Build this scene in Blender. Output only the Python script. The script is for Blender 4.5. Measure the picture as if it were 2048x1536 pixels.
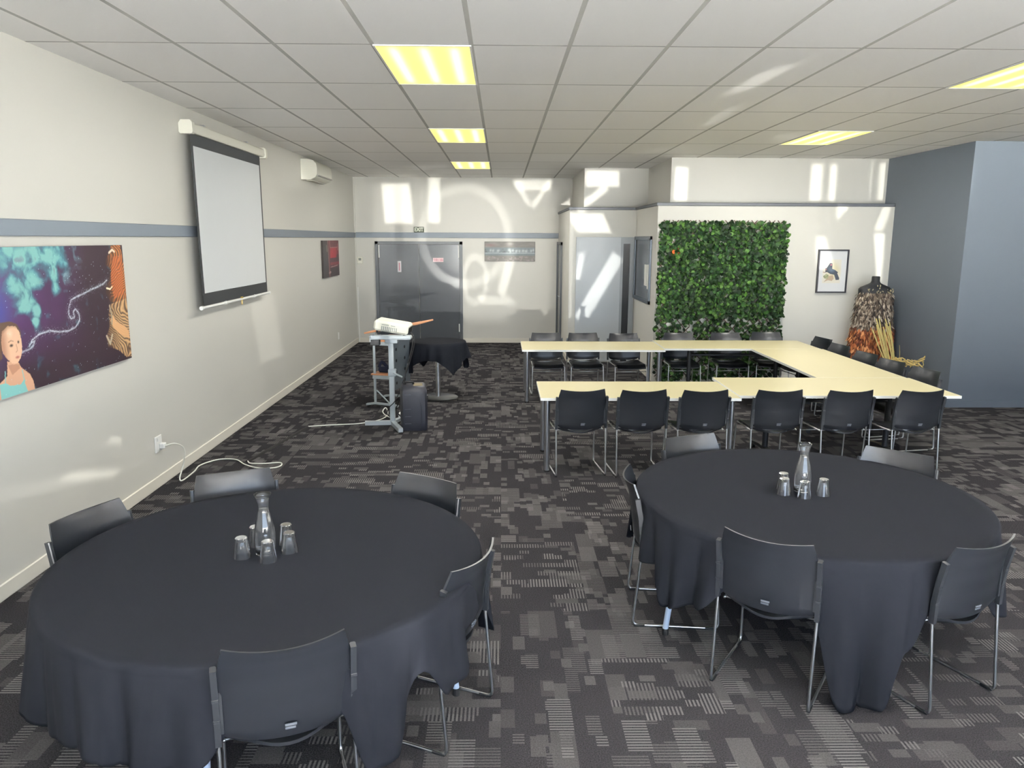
import bpy, math, random
import numpy as np
from math import sin, cos, pi, radians, sqrt, atan2, exp
from mathutils import Vector, Matrix

for o in list(bpy.data.objects):
    bpy.data.objects.remove(o)
SC = bpy.context.scene
COL = SC.collection
random.seed(7)
RNG = np.random.default_rng(11)

# ------------------------------------------------------------------ camera
cam_data = bpy.data.cameras.new('camera')
cam = bpy.data.objects.new('camera', cam_data)
COL.objects.link(cam)
_p, _y, _r = radians(10.774), radians(.816), radians(.258)
F = Vector((sin(_y)*cos(_p), cos(_y)*cos(_p), -sin(_p)))
RT = Vector((cos(_y), -sin(_y), 0))
UP = RT.cross(F)
A = RT*cos(_r)+UP*sin(_r)
B = UP*cos(_r)-RT*sin(_r)
M = Matrix((A, B, -F)).transposed().to_4x4()
M.translation = Vector((0, 0, 2.065))
cam.matrix_world = M
cam_data.sensor_width = 36
cam_data.lens = 1530.6/2048*36
cam_data.clip_end = 200
SC.camera = cam

# ------------------------------------------------------------------ view + sky
SC.view_settings.view_transform = 'Standard'
SC.view_settings.look = 'None'
SC.view_settings.gamma = 1
SC.view_settings.exposure = 0.33
SC.view_settings.use_curve_mapping = False
SKY_STRENGTH = 5.6
SUN_STRENGTH = 320.0
LAMP_STRENGTH = 48.0
GLINT = 1.0
world = bpy.data.worlds.new('daylight')
SC.world = world
world.use_nodes = True
wn = world.node_tree
bgn = wn.nodes['Background']
bgn.inputs['Color'].default_value = (.64, .79, 1.0, 1)
bgn.inputs['Strength'].default_value = SKY_STRENGTH

def lamp(name, kind, loc, direction, **kw):
    d = bpy.data.lights.new(name, kind)
    o = bpy.data.objects.new(name, d)
    COL.objects.link(o)
    o.location = loc
    o.rotation_euler = Vector(direction).to_track_quat('-Z', 'Y').to_euler()
    for k, v in kw.items():
        setattr(d, k, v)
    return o
# the sun stands high over the roof: it lights the pavement outside the shopfront
lamp('sun', 'SUN', (0, -10, 20), (.25, .35, -1.0), energy=SUN_STRENGTH, angle=radians(.6), color=(.97, .985, 1))

# added spots standing in for sun glints off unmodelled cars parked outside:
# narrow beams whose outline (a bent pane, a ring) is set by nodes on the lamp
def glint(src, target, half_w, half_h, power, roll=0., shear=0., soft=.18, ring=0., color=(1, .98, .91)):
    s = Vector(src); t = Vector(target)
    dist = (t-s).length
    hu, hv = half_w/dist, half_h/dist
    big = sqrt((hu+abs(shear)*hv)**2+hv**2)*1.15
    o = lamp('glint_stand_in', 'SPOT', s, t-s, energy=power*GLINT, spot_size=min(3.1, 2*math.atan(big)), spot_blend=.02,
             shadow_soft_size=.03, color=color)
    q = (t-s).to_track_quat('-Z', 'Y').to_matrix().to_4x4() @ Matrix.Rotation(roll, 4, 'Z')
    o.matrix_world = Matrix.Translation(s) @ q
    o.data.use_nodes = True
    nt = o.data.node_tree; em = nt.nodes['Emission']
    def M_(op, a, b=None):
        x = nt.nodes.new('ShaderNodeMath'); x.operation = op
        for k, v in enumerate((a, b)):
            if v is None: continue
            if isinstance(v, (int, float)): x.inputs[k].default_value = v
            else: nt.links.new(v, x.inputs[k])
        return x.outputs[0]
    tc = nt.nodes.new('ShaderNodeTexCoord'); sp = nt.nodes.new('ShaderNodeSeparateXYZ')
    nt.links.new(tc.outputs['Normal'], sp.inputs[0])
    u = M_('DIVIDE', sp.outputs[0], sp.outputs[2]); v = M_('DIVIDE', sp.outputs[1], sp.outputs[2])
    if shear: u = M_('ADD', u, M_('MULTIPLY', v, shear))
    sw = soft*min(hu, hv)
    def edge(val, h):
        x = nt.nodes.new('ShaderNodeMath'); x.operation = 'DIVIDE'; x.use_clamp = True
        nt.links.new(M_('SUBTRACT', h, M_('ABSOLUTE', val)), x.inputs[0]); x.inputs[1].default_value = sw
        return x.outputs[0]
    if ring:
        a = M_('DIVIDE', u, hu); b = M_('DIVIDE', v, hv)
        rad = M_('SQRT', M_('ADD', M_('MULTIPLY', a, a), M_('MULTIPLY', b, b)))
        x = nt.nodes.new('ShaderNodeMath'); x.operation = 'DIVIDE'; x.use_clamp = True
        nt.links.new(M_('SUBTRACT', ring/2, M_('ABSOLUTE', M_('SUBTRACT', rad, 1-ring/2))), x.inputs[0]); x.inputs[1].default_value = ring*.25
        m = x.outputs[0]
    else:
        m = M_('MULTIPLY', edge(u, hu), edge(v, hv))
    nt.links.new(m, em.inputs['Strength'])
    return o
GL = 22000
# (from, onto, half width, half height, power, roll, shear, ring)
GLINTS = [
    ((.9, -12, 1.3), (-.75, 15.3, 1.75), 1.9, 1.4, .26, 0, 0, 0),  # wide soft beam added to brighten the back wall
    ((1.2, -12, 1.3), (-2.876, 11.5, 2.0), .9, 1.0, .10, 0, 0, 0),
    ((.6, -12, 1.1), (-2.03, 15.3, 2.72), .30, .40, 1.0, 0, .08, 0),
    ((.6, -12, 1.1), (-1.36, 15.3, 2.78), .17, .44, .8, 0, 0, 0),
    ((-1.0, -12, 1.1), (-.72, 15.3, 2.10), .95, 1.05, .28, 0, 0, .22),
    ((-1.0, -12, 1.0), (-.52, 15.3, 1.25), .27, .55, .3, 0, 0, .35),
    ((.4, -12, 1.0), (.60, 15.3, 3.08), .36, .11, .7, 0, .3, 0),
    ((.4, -12, 1.0), (.78, 15.3, 2.92), .05, .32, .6, -.6, 0, 0),
    ((.4, -12, 1.0), (.42, 15.3, 2.92), .05, .26, .5, .5, 0, 0),
    ((.2, -12, .9), (.12, 15.3, 1.45), .10, .50, .5, -.55, .3, 0),
    ((.0, -12, .9), (-.55, 15.3, .32), .15, .32, .9, 0, .3, 0),
    ((.1, -12, .9), (-.1, 15.3, .85), .35, .10, .35, 0, .6, 0),
    ((2.4, -12, 1.2), (1.68, 13.15, 3.05), .29, .14, .9, 0, 0, 0),
    ((1.9, -12, 1.2), (1.50, 13.15, 2.72), .32, .07, .8, .65, 0, 0),
    ((2.0, -12, 1.1), (1.45, 12.85, 2.32), .30, .17, .8, .0, .5, 0),
    ((2.2, -12, 1.0), (1.62, 12.85, 1.25), .12, .62, .55, -.72, .2, 0),
    ((1.4, -12, 1.0), (1.30, 12.85, 1.62), .05, .22, .5, -.15, 0, 0),
    ((1.2, -12, 1.0), (1.19, 12.85, 1.35), .05, 1.05, .5, 0, 0, 0),
    ((3.6, -12, 1.3), (2.6, 11.4, 2.85), .10, .24, .9, 0, 0, 0),
    ((3.4, -12, 1.2), (2.38, 11.1, 1.55), .13, .75, .35, .05, 0, 0),
    ((5.2, -12, 1.3), (4.67, 11.4, 2.88), .20, .27, .9, 0, 0, 0),
    ((5.2, -12, 1.3), (4.80, 11.1, 2.46), .10, .10, .6, 0, -.8, 0),
    ((6.0, -12, 1.3), (5.47, 11.4, 2.9), .12, .27, .7, 0, 0, 0),
    ((5.6, -12, 1.2), (5.44, 11.1, 2.36), .07, .17, .6, 0, -.3, 0),
    ((5.4, -12, 1.2), (4.60, 11.1, 1.88), .13, .24, .6, 0, .35, 0),
    ((5.9, -12, 1.2), (5.47, 11.1, 1.82), .09, .34, .9, 0, .15, 0),
    ((2.6, -11, 1.4), (-2.876, 9.4, .95), .13, .42, .45, .1, 0, 0),
    ((2.6, -11, 1.4), (-2.876, 9.9, 2.9), .35, .28, .10, 0, 0, 0),
    ((2.2, -10, 1.4), (-2.876, 10.8, 2.95), .16, .26, .3, 0, .4, 0),
    ((1.6, -8, 1.5), (-2.876, 5.2, .42), .13, .028, .4, -.55, 0, 0),
    ((1.9, -8, 1.5), (-2.876, 5.75, .52), .12, .022, .4, -.6, 0, 0),
    ((1.2, -8, 1.5), (-2.876, 4.75, .50), .16, .04, .12, -.4, 0, 0),
    ((4.5, -9, .6), (1.9, 5.9, 3.21), .07, .10, 0.62, .3, .4, 0),
    ((3.6, -9, .6), (2.1, 7.6, 3.21), .05, .12, 0.44, .4, .4, 0),
    ((5.5, -9, .6), (3.4, 9.0, 3.21), .30, .03, 0.55, .0, .6, 0),
    ((1.2, -9, .6), (-1.2, 13.1, 3.21), .3, .04, 0.66, .1, .3, 0),
    ((2.2, -9, .6), (2.1, 10.4, 3.21), .25, .035, 0.44, .1, .5, 0),
    ((3.2, -9, .7), (1.0, 11.6, 3.21), .5, .02, 0.44, .05, .5, 0),
    ((1.0, -9, .7), (-1.9, 8.4, 3.21), .06, .10, 0.26, .3, 0, 0),
]
for g in GLINTS:
    glint(g[0], g[1], g[2], g[3], GL*g[4], g[5], g[6], ring=g[7])

# ------------------------------------------------------------------ materials
def lin(c):
    return tuple(((x/255)/12.92 if x/255 <= .04045 else ((x/255+.055)/1.055)**2.4) for x in c)

class NT:
    def __init__(s, name):
        s.m = bpy.data.materials.new(name)
        s.m.use_nodes = True
        s.t = s.m.node_tree
        s.b = s.t.nodes['Principled BSDF']
    def n(s, kind, **kw):
        x = s.t.nodes.new(kind)
        for k, v in kw.items():
            setattr(x, k, v)
        return x
    def put(s, inp, v):
        if isinstance(v, bpy.types.NodeSocket):
            s.t.links.new(v, inp)
        else:
            inp.default_value = v
    def math(s, op, a, b=None, c=None):
        x = s.n('ShaderNodeMath', operation=op)
        for i, v in enumerate((a, b, c)):
            if v is not None:
                s.put(x.inputs[i], v)
        return x.outputs[0]
    def mix(s, f, a, b):
        x = s.n('ShaderNodeMix', data_type='RGBA')
        s.put(x.inputs[0], f)
        for i, v in ((6, a), (7, b)):
            if isinstance(v, tuple) and len(v) == 3:
                v = (*v, 1)
            s.put(x.inputs[i], v)
        return x.outputs[2]
    def obj(s):
        return s.n('ShaderNodeTexCoord').outputs['Object']
    def xyz(s, v):
        x = s.n('ShaderNodeSeparateXYZ'); s.put(x.inputs[0], v)
        return x.outputs
    def comb(s, a, b, c):
        x = s.n('ShaderNodeCombineXYZ')
        for i, v in enumerate((a, b, c)):
            s.put(x.inputs[i], v)
        return x.outputs[0]
    def noise(s, vec, scale, detail=2., rough=.5):
        x = s.n('ShaderNodeTexNoise')
        s.put(x.inputs['Vector'], vec)
        x.inputs['Scale'].default_value = scale
        x.inputs['Detail'].default_value = detail
        x.inputs['Roughness'].default_value = rough
        return x.outputs['Fac']
    def white(s, vec):
        x = s.n('ShaderNodeTexWhiteNoise', noise_dimensions='3D')
        s.put(x.inputs['Vector'], vec)
        return x.outputs
    def bump(s, h, strength, dist=.002):
        x = s.n('ShaderNodeBump')
        x.inputs['Strength'].default_value = strength
        x.inputs['Distance'].default_value = dist
        s.put(x.inputs['Height'], h)
        s.t.links.new(x.outputs[0], s.b.inputs['Normal'])

def mat(name, col, rough=.5, metal=0., var=0., vscale=8., bump=0., bscale=200., spec=.5, coat=0.):
    N = NT(name)
    c = lin(col)
    N.b.inputs['Roughness'].default_value = rough
    N.b.inputs['Metallic'].default_value = metal
    N.b.inputs['Specular IOR Level'].default_value = spec
    if coat:
        N.b.inputs['Coat Weight'].default_value = coat
        N.b.inputs['Coat Roughness'].default_value = .25
    v = N.obj()
    f = N.noise(v, vscale, 3)
    lo = tuple(x*(1-var) for x in c); hi = tuple(min(1, x*(1+var)) for x in c)
    N.put(N.b.inputs['Base Color'], N.mix(f, lo, hi))
    if bump:
        N.bump(N.noise(v, bscale, 2), bump)
    return N.m

def attr_mat(name, rough=.6, spec=.3):
    N = NT(name)
    a = N.n('ShaderNodeAttribute'); a.attribute_name = 'Col'
    N.t.links.new(a.outputs['Color'], N.b.inputs['Base Color'])
    N.b.inputs['Roughness'].default_value = rough
    N.b.inputs['Specular IOR Level'].default_value = spec
    return N.m

def emit_mat(name, col, strength):
    N = NT(name)
    N.b.inputs['Base Color'].default_value = (*lin(col), 1)
    N.b.inputs['Emission Color'].default_value = (*lin(col), 1)
    N.b.inputs['Emission Strength'].default_value = strength
    return N.m

m_wall = mat('cream_wall_paint', (206, 204, 196), .42, var=.015, vscale=1.5, bump=.08, bscale=120, spec=.35)
m_blue = mat('slate_blue_wall_paint', (93, 101, 110), .6, var=.02, vscale=2, bump=.08, bscale=120, spec=.25)
m_rail = mat('grey_blue_rail_paint', (112, 121, 131), .45, var=.02)
m_cap = mat('dark_grey_cap', (62, 66, 73), .45, var=.03)
m_base = mat('cream_skirting_paint', (222, 217, 204), .4, var=.01)
m_door = mat('charcoal_door_paint', (84, 88, 93), .17, var=.03, vscale=3, spec=.6)
m_dframe = mat('charcoal_frame_paint', (82, 86, 91), .4, var=.03)
m_lgrey = mat('pale_grey_door_panel', (186, 191, 194), .35, var=.02, vscale=2)
m_dark = mat('dark_infill', (22, 24, 28), .5)  # near-black colour stands for unlit depth in gap, reveal and holes
m_steel_g = mat('grey_aluminium', (140, 146, 152), .35, metal=.7, var=.03)
m_plastic = mat("black_chair_shell", (30, 33, 39), .31, var=.04, vscale=5, bump=.05, bscale=900, spec=.7)
m_sleeve = mat('black_bracket_plastic', (38, 41, 46), .35, var=.03, spec=.6)
m_chrome = mat('polished_steel_wire', (215, 215, 215), .34, metal=1., var=.03)
m_steel = mat('brushed_steel_leg', (196, 198, 202), .3, metal=1., var=.05, vscale=30)
m_rubber = mat('black_rubber', (24, 24, 26), .6)
m_blackmetal = mat('black_powder_coat', (30, 32, 36), .4, var=.05)
m_top = mat('pale_cream_laminate', (214, 204, 164), .34, var=.012, vscale=4, spec=.4)
m_edge = mat('white_table_edging', (236, 236, 230), .4)
m_cloth = mat('black_tablecloth_weave', (25, 27, 33), .9, var=.05, vscale=3, bump=.15, bscale=700, spec=.08)
m_legblue = mat('pale_blue_grey_leg', (190, 205, 225), .3, metal=.2)
m_white = mat('white_plastic', (232, 232, 228), .35, var=.01)
m_ivory = mat('ivory_plastic', (226, 224, 210), .35, var=.01)
m_screen = mat('matt_white_screen_fabric', (204, 207, 208), .8, var=.01)
m_sblack = mat('black_screen_border', (38, 41, 44), .7)
m_trolley = mat('silver_grey_powder_coat', (176, 184, 188), .35, metal=.2, var=.03)
m_panel = mat('grey_steel_panel', (118, 127, 134), .4, metal=.3, var=.04)
m_wood = mat('orange_beech_edge', (196, 138, 100), .45, var=.12, vscale=25)
m_navy = mat('navy_fabric', (24, 30, 52), .8)
m_speaker = mat('black_speaker_shell', (38, 40, 50), .45, var=.05, bump=.2, bscale=500)
m_disc = mat('dark_brushed_disc', (58, 60, 62), .3, metal=.6)
m_tan = mat('tan_label', (112, 100, 70), .5)
m_frame = mat('black_picture_frame', (28, 27, 36), .35)
m_exit = mat('dark_green_sign', (46, 56, 36), .5)
m_exitw = mat('pale_sign_letters', (226, 232, 214), .5)
m_sticker = mat('white_sticker', (240, 236, 238), .5)
m_pink = mat('pink_sticker', (238, 208, 210), .5)
m_pinkink = mat('dark_pink_ink', (200, 132, 142), .5)
m_torso = mat('black_velvet_torso', (24, 26, 30), .7, var=.1, vscale=40)
m_gold = mat('pale_gold_motif', (150, 140, 110), .5)
m_flax = mat('dried_flax_blade', (176, 160, 98), .6, var=.2, vscale=30)
m_woven = mat('woven_straw', (186, 162, 100), .7, var=.25, vscale=40)
m_trellis = mat('brown_willow_lattice', (78, 52, 44), .7, var=.15, vscale=20)
m_cable = mat('black_cable', (20, 20, 22), .5)
m_cover = mat('dark_cable_cover', (36, 35, 35), .8, spec=.2)
m_cordw = mat('white_flex', (226, 226, 216), .45)
m_paper = mat('white_paper', (228, 228, 222), .7)
m_brass = mat('brass_tab', (190, 160, 70), .4)
m_pave = mat('pale_concrete_paving', (196, 192, 184), .9, var=.05)
m_print = attr_mat('printed_canvas', .45, .3)
m_feather = attr_mat('feather_vanes', .75, .2)
m_leaf = attr_mat('artificial_ivy_leaf', .55, .25)

def glass_mat(name, rough=0.0, ior=1.45, tint=(1, 1, 1), tw=1.):
    N = NT(name)
    N.b.inputs['Base Color'].default_value = (*tint, 1)
    N.b.inputs['Transmission Weight'].default_value = tw
    N.b.inputs['Roughness'].default_value = rough
    N.b.inputs['IOR'].default_value = ior
    return N.m
m_glass = glass_mat('clear_glass', tw=.972)  # small white diffuse share added to brighten the dark glass edges
m_water = glass_mat('clear_water', ior=1.33)
m_pane = mat('dim_office_glazing', (96, 103, 110), .25, var=.0, vscale=1.2, spec=.9)  # opaque grey with the dim room and wall reflection put into its colour

def ceiling_material():
    N = NT('suspended_ceiling_tiles')
    o = N.obj(); x, y, z = N.xyz(o)
    def line(v, off, per, wid):
        q = N.math('DIVIDE', N.math('SUBTRACT', v, off), per)
        fr = N.math('FRACT', q)
        d = N.math('MINIMUM', fr, N.math('SUBTRACT', 1.0, fr))
        return N.math('LESS_THAN', d, wid/per)
    lx = line(x, -.187, .6, .0135)
    ly = line(y, 4.962, 1.2, .011)
    ln = N.math('MAXIMUM', lx, ly)
    tile = N.white(N.comb(N.math('FLOOR', N.math('DIVIDE', N.math('SUBTRACT', x, -.187), .6)),
                          N.math('FLOOR', N.math('DIVIDE', N.math('SUBTRACT', y, 4.962), 1.2)), 3.0))[0]
    sp = N.noise(o, 160, 3, .7)
    f = N.math('ADD', N.math('MULTIPLY', tile, .35), N.math('MULTIPLY', sp, .5))
    c = N.mix(f, lin((234, 232, 228)), lin((249, 248, 246)))
    N.put(N.b.inputs['Base Color'], N.mix(ln, c, (*lin((158, 157, 153)), 1)))  # grey of the grid bars, with their shadow put into the colour
    N.b.inputs['Roughness'].default_value = .6
    N.b.inputs['Specular IOR Level'].default_value = .25
    N.bump(N.math('SUBTRACT', sp, N.math('MULTIPLY', ln, 2.)), .15)
    return N.m
m_ceil = ceiling_material()

def carpet_material():
    N = NT('patchwork_carpet_tiles')
    o = N.obj(); x, y, z = N.xyz(o)
    T = .5
    tv = N.comb(N.math('FLOOR', N.math('DIVIDE', x, T)), N.math('FLOOR', N.math('DIVIDE', y, T)), 0.)
    tw = N.white(tv)[0]
    ori = N.math('GREATER_THAN', tw, .5)
    def sel(f, a, b):
        return N.math('ADD', N.math('MULTIPLY', f, b), N.math('MULTIPLY', N.math('SUBTRACT', 1.0, f), a))
    u = sel(ori, x, y); v = sel(ori, y, x)
    grain = N.noise(o, 170, 3, .85)
    fine = N.noise(o, 90, 3, .7)
    g2 = N.math('MINIMUM', N.math('MAXIMUM', N.math('SUBTRACT', N.math('MULTIPLY', grain, 2.6), .92), 0.), 1.)
    # ribs
    per = .0178
    rib = N.math('LESS_THAN', N.math('FRACT', N.math('DIVIDE', u, per)), .5)
    total = None
    for (su, sv, pr, seed, amp) in ((.235, .105, .22, 1., 1.), (.13, .062, .20, 2., .8), (.34, .15, .13, 3., .75), (.075, .05, .13, 4., 1.05)):
        row = N.math('FLOOR', N.math('DIVIDE', v, sv))
        sh = N.math('MULTIPLY', N.white(N.comb(row, seed, 7.))[0], 5.)
        colm = N.math('FLOOR', N.math('ADD', N.math('DIVIDE', u, su), sh))
        w = N.white(N.comb(colm, row, seed+.5))
        r, g, b = N.xyz(w[1])
        on = N.math('LESS_THAN', r, pr)
        kind = N.math('GREATER_THAN', g, .45)
        # solid patches are softer than ribbed patches
        val = sel(kind, .5, N.math('MULTIPLY', rib, 1.25))
        val = N.math('MULTIPLY', val, N.math('MULTIPLY', on, N.math('ADD', N.math('MULTIPLY', b, .7), .35)))
        val = N.math('MULTIPLY', val, amp)
        total = val if total is None else N.math('MAXIMUM', total, val)
    dith = N.math('ADD', .45, N.math('MULTIPLY', fine, 1.1))
    total = N.math('MULTIPLY', N.math('MULTIPLY', total, dith), N.math('ADD', .72, N.math('MULTIPLY', g2, .5)))
    base = N.mix(g2, lin((22, 21, 22)), lin((76, 74, 78)))
    c = N.mix(N.math('MINIMUM', total, 1.), base, (*lin((112, 110, 109)), 1))
    N.put(N.b.inputs['Base Color'], c)
    N.b.inputs['Roughness'].default_value = .95
    N.b.inputs['Specular IOR Level'].default_value = 0
    N.bump(grain, .6, .004)
    return N.m
m_carpet = carpet_material()

def lamp_material():
    N = NT('yellow_prismatic_diffuser')
    o = N.obj(); x, y, z = N.xyz(o)
    t = N.math('MULTIPLY', x, 2*pi/.19)
    w = N.math('POWER', N.math('ADD', N.math('MULTIPLY', N.math('COSINE', t), .5), .5), 2.5)
    e = N.math('SUBTRACT', 1.0, N.math('POWER', N.math('MULTIPLY', N.math('ABSOLUTE', y), 1.72), 8.))
    w = N.math('MULTIPLY', w, N.math('MAXIMUM', e, 0.))
    c = N.mix(w, (.98, .86, .16, 1), (1, .96, .55, 1))
    N.put(N.b.inputs['Base Color'], (.8, .75, .3, 1))
    N.put(N.b.inputs['Emission Color'], c)
    N.put(N.b.inputs['Emission Strength'], N.math('ADD', 1.0, N.math('MULTIPLY', w, .35)))
    return N.m
m_lamp = lamp_material()

# ------------------------------------------------------------------ mesh builder
class MB:
    def __init__(s):
        s.v = []; s.f = []; s.mi = []; s.cur = 0; s.col = []; s.c = None
    def add(s, vs, fs):
        b = len(s.v)
        s.v += [tuple(p) for p in vs]
        s.f += [tuple(b+i for i in f) for f in fs]
        s.mi += [s.cur]*len(fs)
        if s.c is not None:
            s.col += [s.c]*len(vs)
        return s
    def box(s, x0, x1, y0, y1, z0, z1, mtx=None, bev=0.):
        if bev > 0:
            b = min(bev, (x1-x0)*.45, (y1-y0)*.45, (z1-z0)*.45)
            vs = []; idx = {}
            for sx in (0, 1):
                for sy in (0, 1):
                    for sz in (0, 1):
                        X = (x0, x1)[sx]; Y = (y0, y1)[sy]; Z = (z0, z1)[sz]
                        dx = b*(1-2*sx); dy = b*(1-2*sy); dz = b*(1-2*sz)
                        for ax, p in ((0, (X, Y+dy, Z+dz)), (1, (X+dx, Y, Z+dz)), (2, (X+dx, Y+dy, Z))):
                            idx[(sx, sy, sz, ax)] = len(vs); vs.append(p)
            fs = []
            for ax in range(3):
                for sd in (0, 1):
                    q = []
                    for a, c in ((0, 0), (1, 0), (1, 1), (0, 1)):
                        k = [0, 0, 0]; k[ax] = sd; o_ = [i for i in range(3) if i != ax]
                        k[o_[0]] = a; k[o_[1]] = c
                        q.append(idx[(*k, ax)])
                    fs.append(q)
            for ax in range(3):
                o_ = [i for i in range(3) if i != ax]
                for a in (0, 1):
                    for c in (0, 1):
                        k0 = [0, 0, 0]; k0[o_[0]] = a; k0[o_[1]] = c; k1 = list(k0); k1[ax] = 1
                        fs.append([idx[(*k0, o_[0])], idx[(*k1, o_[0])], idx[(*k1, o_[1])], idx[(*k0, o_[1])]])
            for sx in (0, 1):
                for sy in (0, 1):
                    for sz in (0, 1):
                        fs.append([idx[(sx, sy, sz, i)] for i in range(3)])
        else:
            vs = [(x, y, z) for x in (x0, x1) for y in (y0, y1) for z in (z0, z1)]
            fs = [(0, 1, 3, 2), (4, 6, 7, 5), (0, 4, 5, 1), (2, 3, 7, 6), (0, 2, 6, 4), (1, 5, 7, 3)]
        if mtx is not None:
            vs = [tuple(mtx @ Vector(p)) for p in vs]
        return s.add(vs, fs)
    def tube(s, path, r, n=8, sect=None, caps=True, up=(0, 0, 1)):
        P = [Vector(p) for p in path]
        if sect is None:
            rr = r if isinstance(r, (list, tuple)) else [r]*len(P)
            sect_at = lambda i: [(cos(2*pi*k/n)*rr[i], sin(2*pi*k/n)*rr[i]) for k in range(n)]
        else:
            n = len(sect); sect_at = lambda i: sect
        vs = []
        t0 = (P[1]-P[0]).normalized()
        u = Vector(up)
        if abs(t0.dot(u)) > .95:
            u = Vector((1, 0, 0))
        nrm = (u-t0*u.dot(t0)).normalized()
        for i, p in enumerate(P):
            if i == 0: t = (P[1]-P[0]).normalized()
            elif i == len(P)-1: t = (P[-1]-P[-2]).normalized()
            else: t = ((P[i+1]-p).normalized()+(p-P[i-1]).normalized()).normalized()
            nrm = (nrm-t*nrm.dot(t)).normalized()
            bi = t.cross(nrm)
            for a, b in sect_at(i):
                vs.append(p+nrm*a+bi*b)
        fs = []
        for i in range(len(P)-1):
            for k in range(n):
                k2 = (k+1) % n
                fs.append((i*n+k, i*n+k2, (i+1)*n+k2, (i+1)*n+k))
        if caps:
            fs.append(tuple(reversed(range(n)))); fs.append(tuple((len(P)-1)*n+k for k in range(n)))
        return s.add(vs, fs)
    def lathe(s, prof, n=24, c=(0, 0, 0), sx=1., sy=1., close=False):
        vs = []; fs = []
        for r, z in prof:
            for k in range(n):
                a = 2*pi*k/n
                vs.append((c[0]+cos(a)*r*sx, c[1]+sin(a)*r*sy, c[2]+z))
        m = len(prof)
        for i in range(m-1 if not close else m):
            j = (i+1) % m
            for k in range(n):
                k2 = (k+1) % n
                fs.append((i*n+k, i*n+k2, j*n+k2, j*n+k))
        if not close:
            if prof[0][0] > 1e-5: fs.append(tuple(reversed(range(n))))
            if prof[-1][0] > 1e-5: fs.append(tuple((m-1)*n+k for k in range(n)))
        return s.add(vs, fs)
    def grid(s, fn, nu, nv):
        vs = [fn(i/nu, j/nv) for j in range(nv+1) for i in range(nu+1)]
        fs = [(j*(nu+1)+i, j*(nu+1)+i+1, (j+1)*(nu+1)+i+1, (j+1)*(nu+1)+i) for j in range(nv) for i in range(nu)]
        return s.add(vs, fs)
    def shell(s, fa, fb, nu, nv):
        W = nu+1
        va = [fa(i/nu, j/nv) for j in range(nv+1) for i in range(W)]
        vb = [fb(i/nu, j/nv) for j in range(nv+1) for i in range(W)]
        n = len(va); fs = []
        for j in range(nv):
            for i in range(nu):
                a, b, c, d = j*W+i, j*W+i+1, (j+1)*W+i+1, (j+1)*W+i
                fs.append((a, b, c, d)); fs.append((n+d, n+c, n+b, n+a))
        for i in range(nu):
            fs.append((i+1, i, n+i, n+i+1)); k = nv*W+i; fs.append((k, k+1, n+k+1, n+k))
        for j in range(nv):
            a = j*W; b = (j+1)*W; fs.append((a, b, n+b, n+a))
            a = j*W+nu; b = (j+1)*W+nu; fs.append((b, a, n+a, n+b))
        return s.add(va+vb, fs)
    def prism(s, poly, z0, z1, mtx=None):
        n = len(poly)
        vs = [(x, y, z0) for x, y in poly]+[(x, y, z1) for x, y in poly]
        fs = [tuple(reversed(range(n))), tuple(range(n, 2*n))]
        fs += [(i, (i+1) % n, n+(i+1) % n, n+i) for i in range(n)]
        if mtx is not None:
            vs = [tuple(mtx @ Vector(p)) for p in vs]
        return s.add(vs, fs)

def tidy(name):
    return name

def build(name, mb, mats, parent=None, smooth=False, loc=None, kind=None):
    me = bpy.data.meshes.new(name)
    me.from_pydata(mb.v, [], mb.f)
    if not isinstance(mats, (list, tuple)):
        mats = [mats]
    for m in mats:
        me.materials.append(m)
    if len(mats) > 1:
        me.polygons.foreach_set('material_index', mb.mi)
    if mb.col and len(mb.col) == len(mb.v):
        at = me.color_attributes.new('Col', 'FLOAT_COLOR', 'POINT')
        at.data.foreach_set('color', np.array([(*c, 1) for c in mb.col], dtype=np.float32).ravel())
    me.update()
    if smooth:
        me.polygons.foreach_set('use_smooth', [True]*len(me.polygons))
        if smooth != 'all':
            me.set_sharp_from_angle(angle=radians(38))
    o = bpy.data.objects.new(name, me)
    COL.objects.link(o)
    if parent: o.parent = parent
    if loc: o.location = loc
    if kind: o['kind'] = kind
    return o

def tag(o, label, cat, group=None, kind=None):
    o['label'] = label; o['category'] = cat
    if group: o['group'] = group
    if kind: o['kind'] = kind
    return o

def thing(name, label, cat, loc=(0, 0, 0), rot=0., group=None):
    o = bpy.data.objects.new(name, None)
    o.empty_display_size = .1
    COL.objects.link(o)
    o.location = loc; o.rotation_euler = (0, 0, rot)
    return tag(o, label, cat, group)

def struct(name, mb, m, **kw):
    o = build(name, mb, m, **kw)
    o['kind'] = 'structure'
    return o

def copy_tree(o, parent=None):
    c = o.copy(); COL.objects.link(c)
    if parent is not None:
        c.parent = parent
    for ch in list(o.children):
        if ch is not c:
            copy_tree(ch, c)
    return c

def fillet(pts, r=.03, n=4):
    P = [Vector(p) for p in pts]; out = [P[0]]
    for i in range(1, len(P)-1):
        a = P[i-1]-P[i]; b = P[i+1]-P[i]
        ra = min(r, a.length*.45, b.length*.45)
        p0 = P[i]+a.normalized()*ra; p1 = P[i]+b.normalized()*ra
        for k in range(n+1):
            t = k/n
            out.append(p0*(1-t)**2+P[i]*2*t*(1-t)+p1*t*t)
    out.append(P[-1])
    return out

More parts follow.
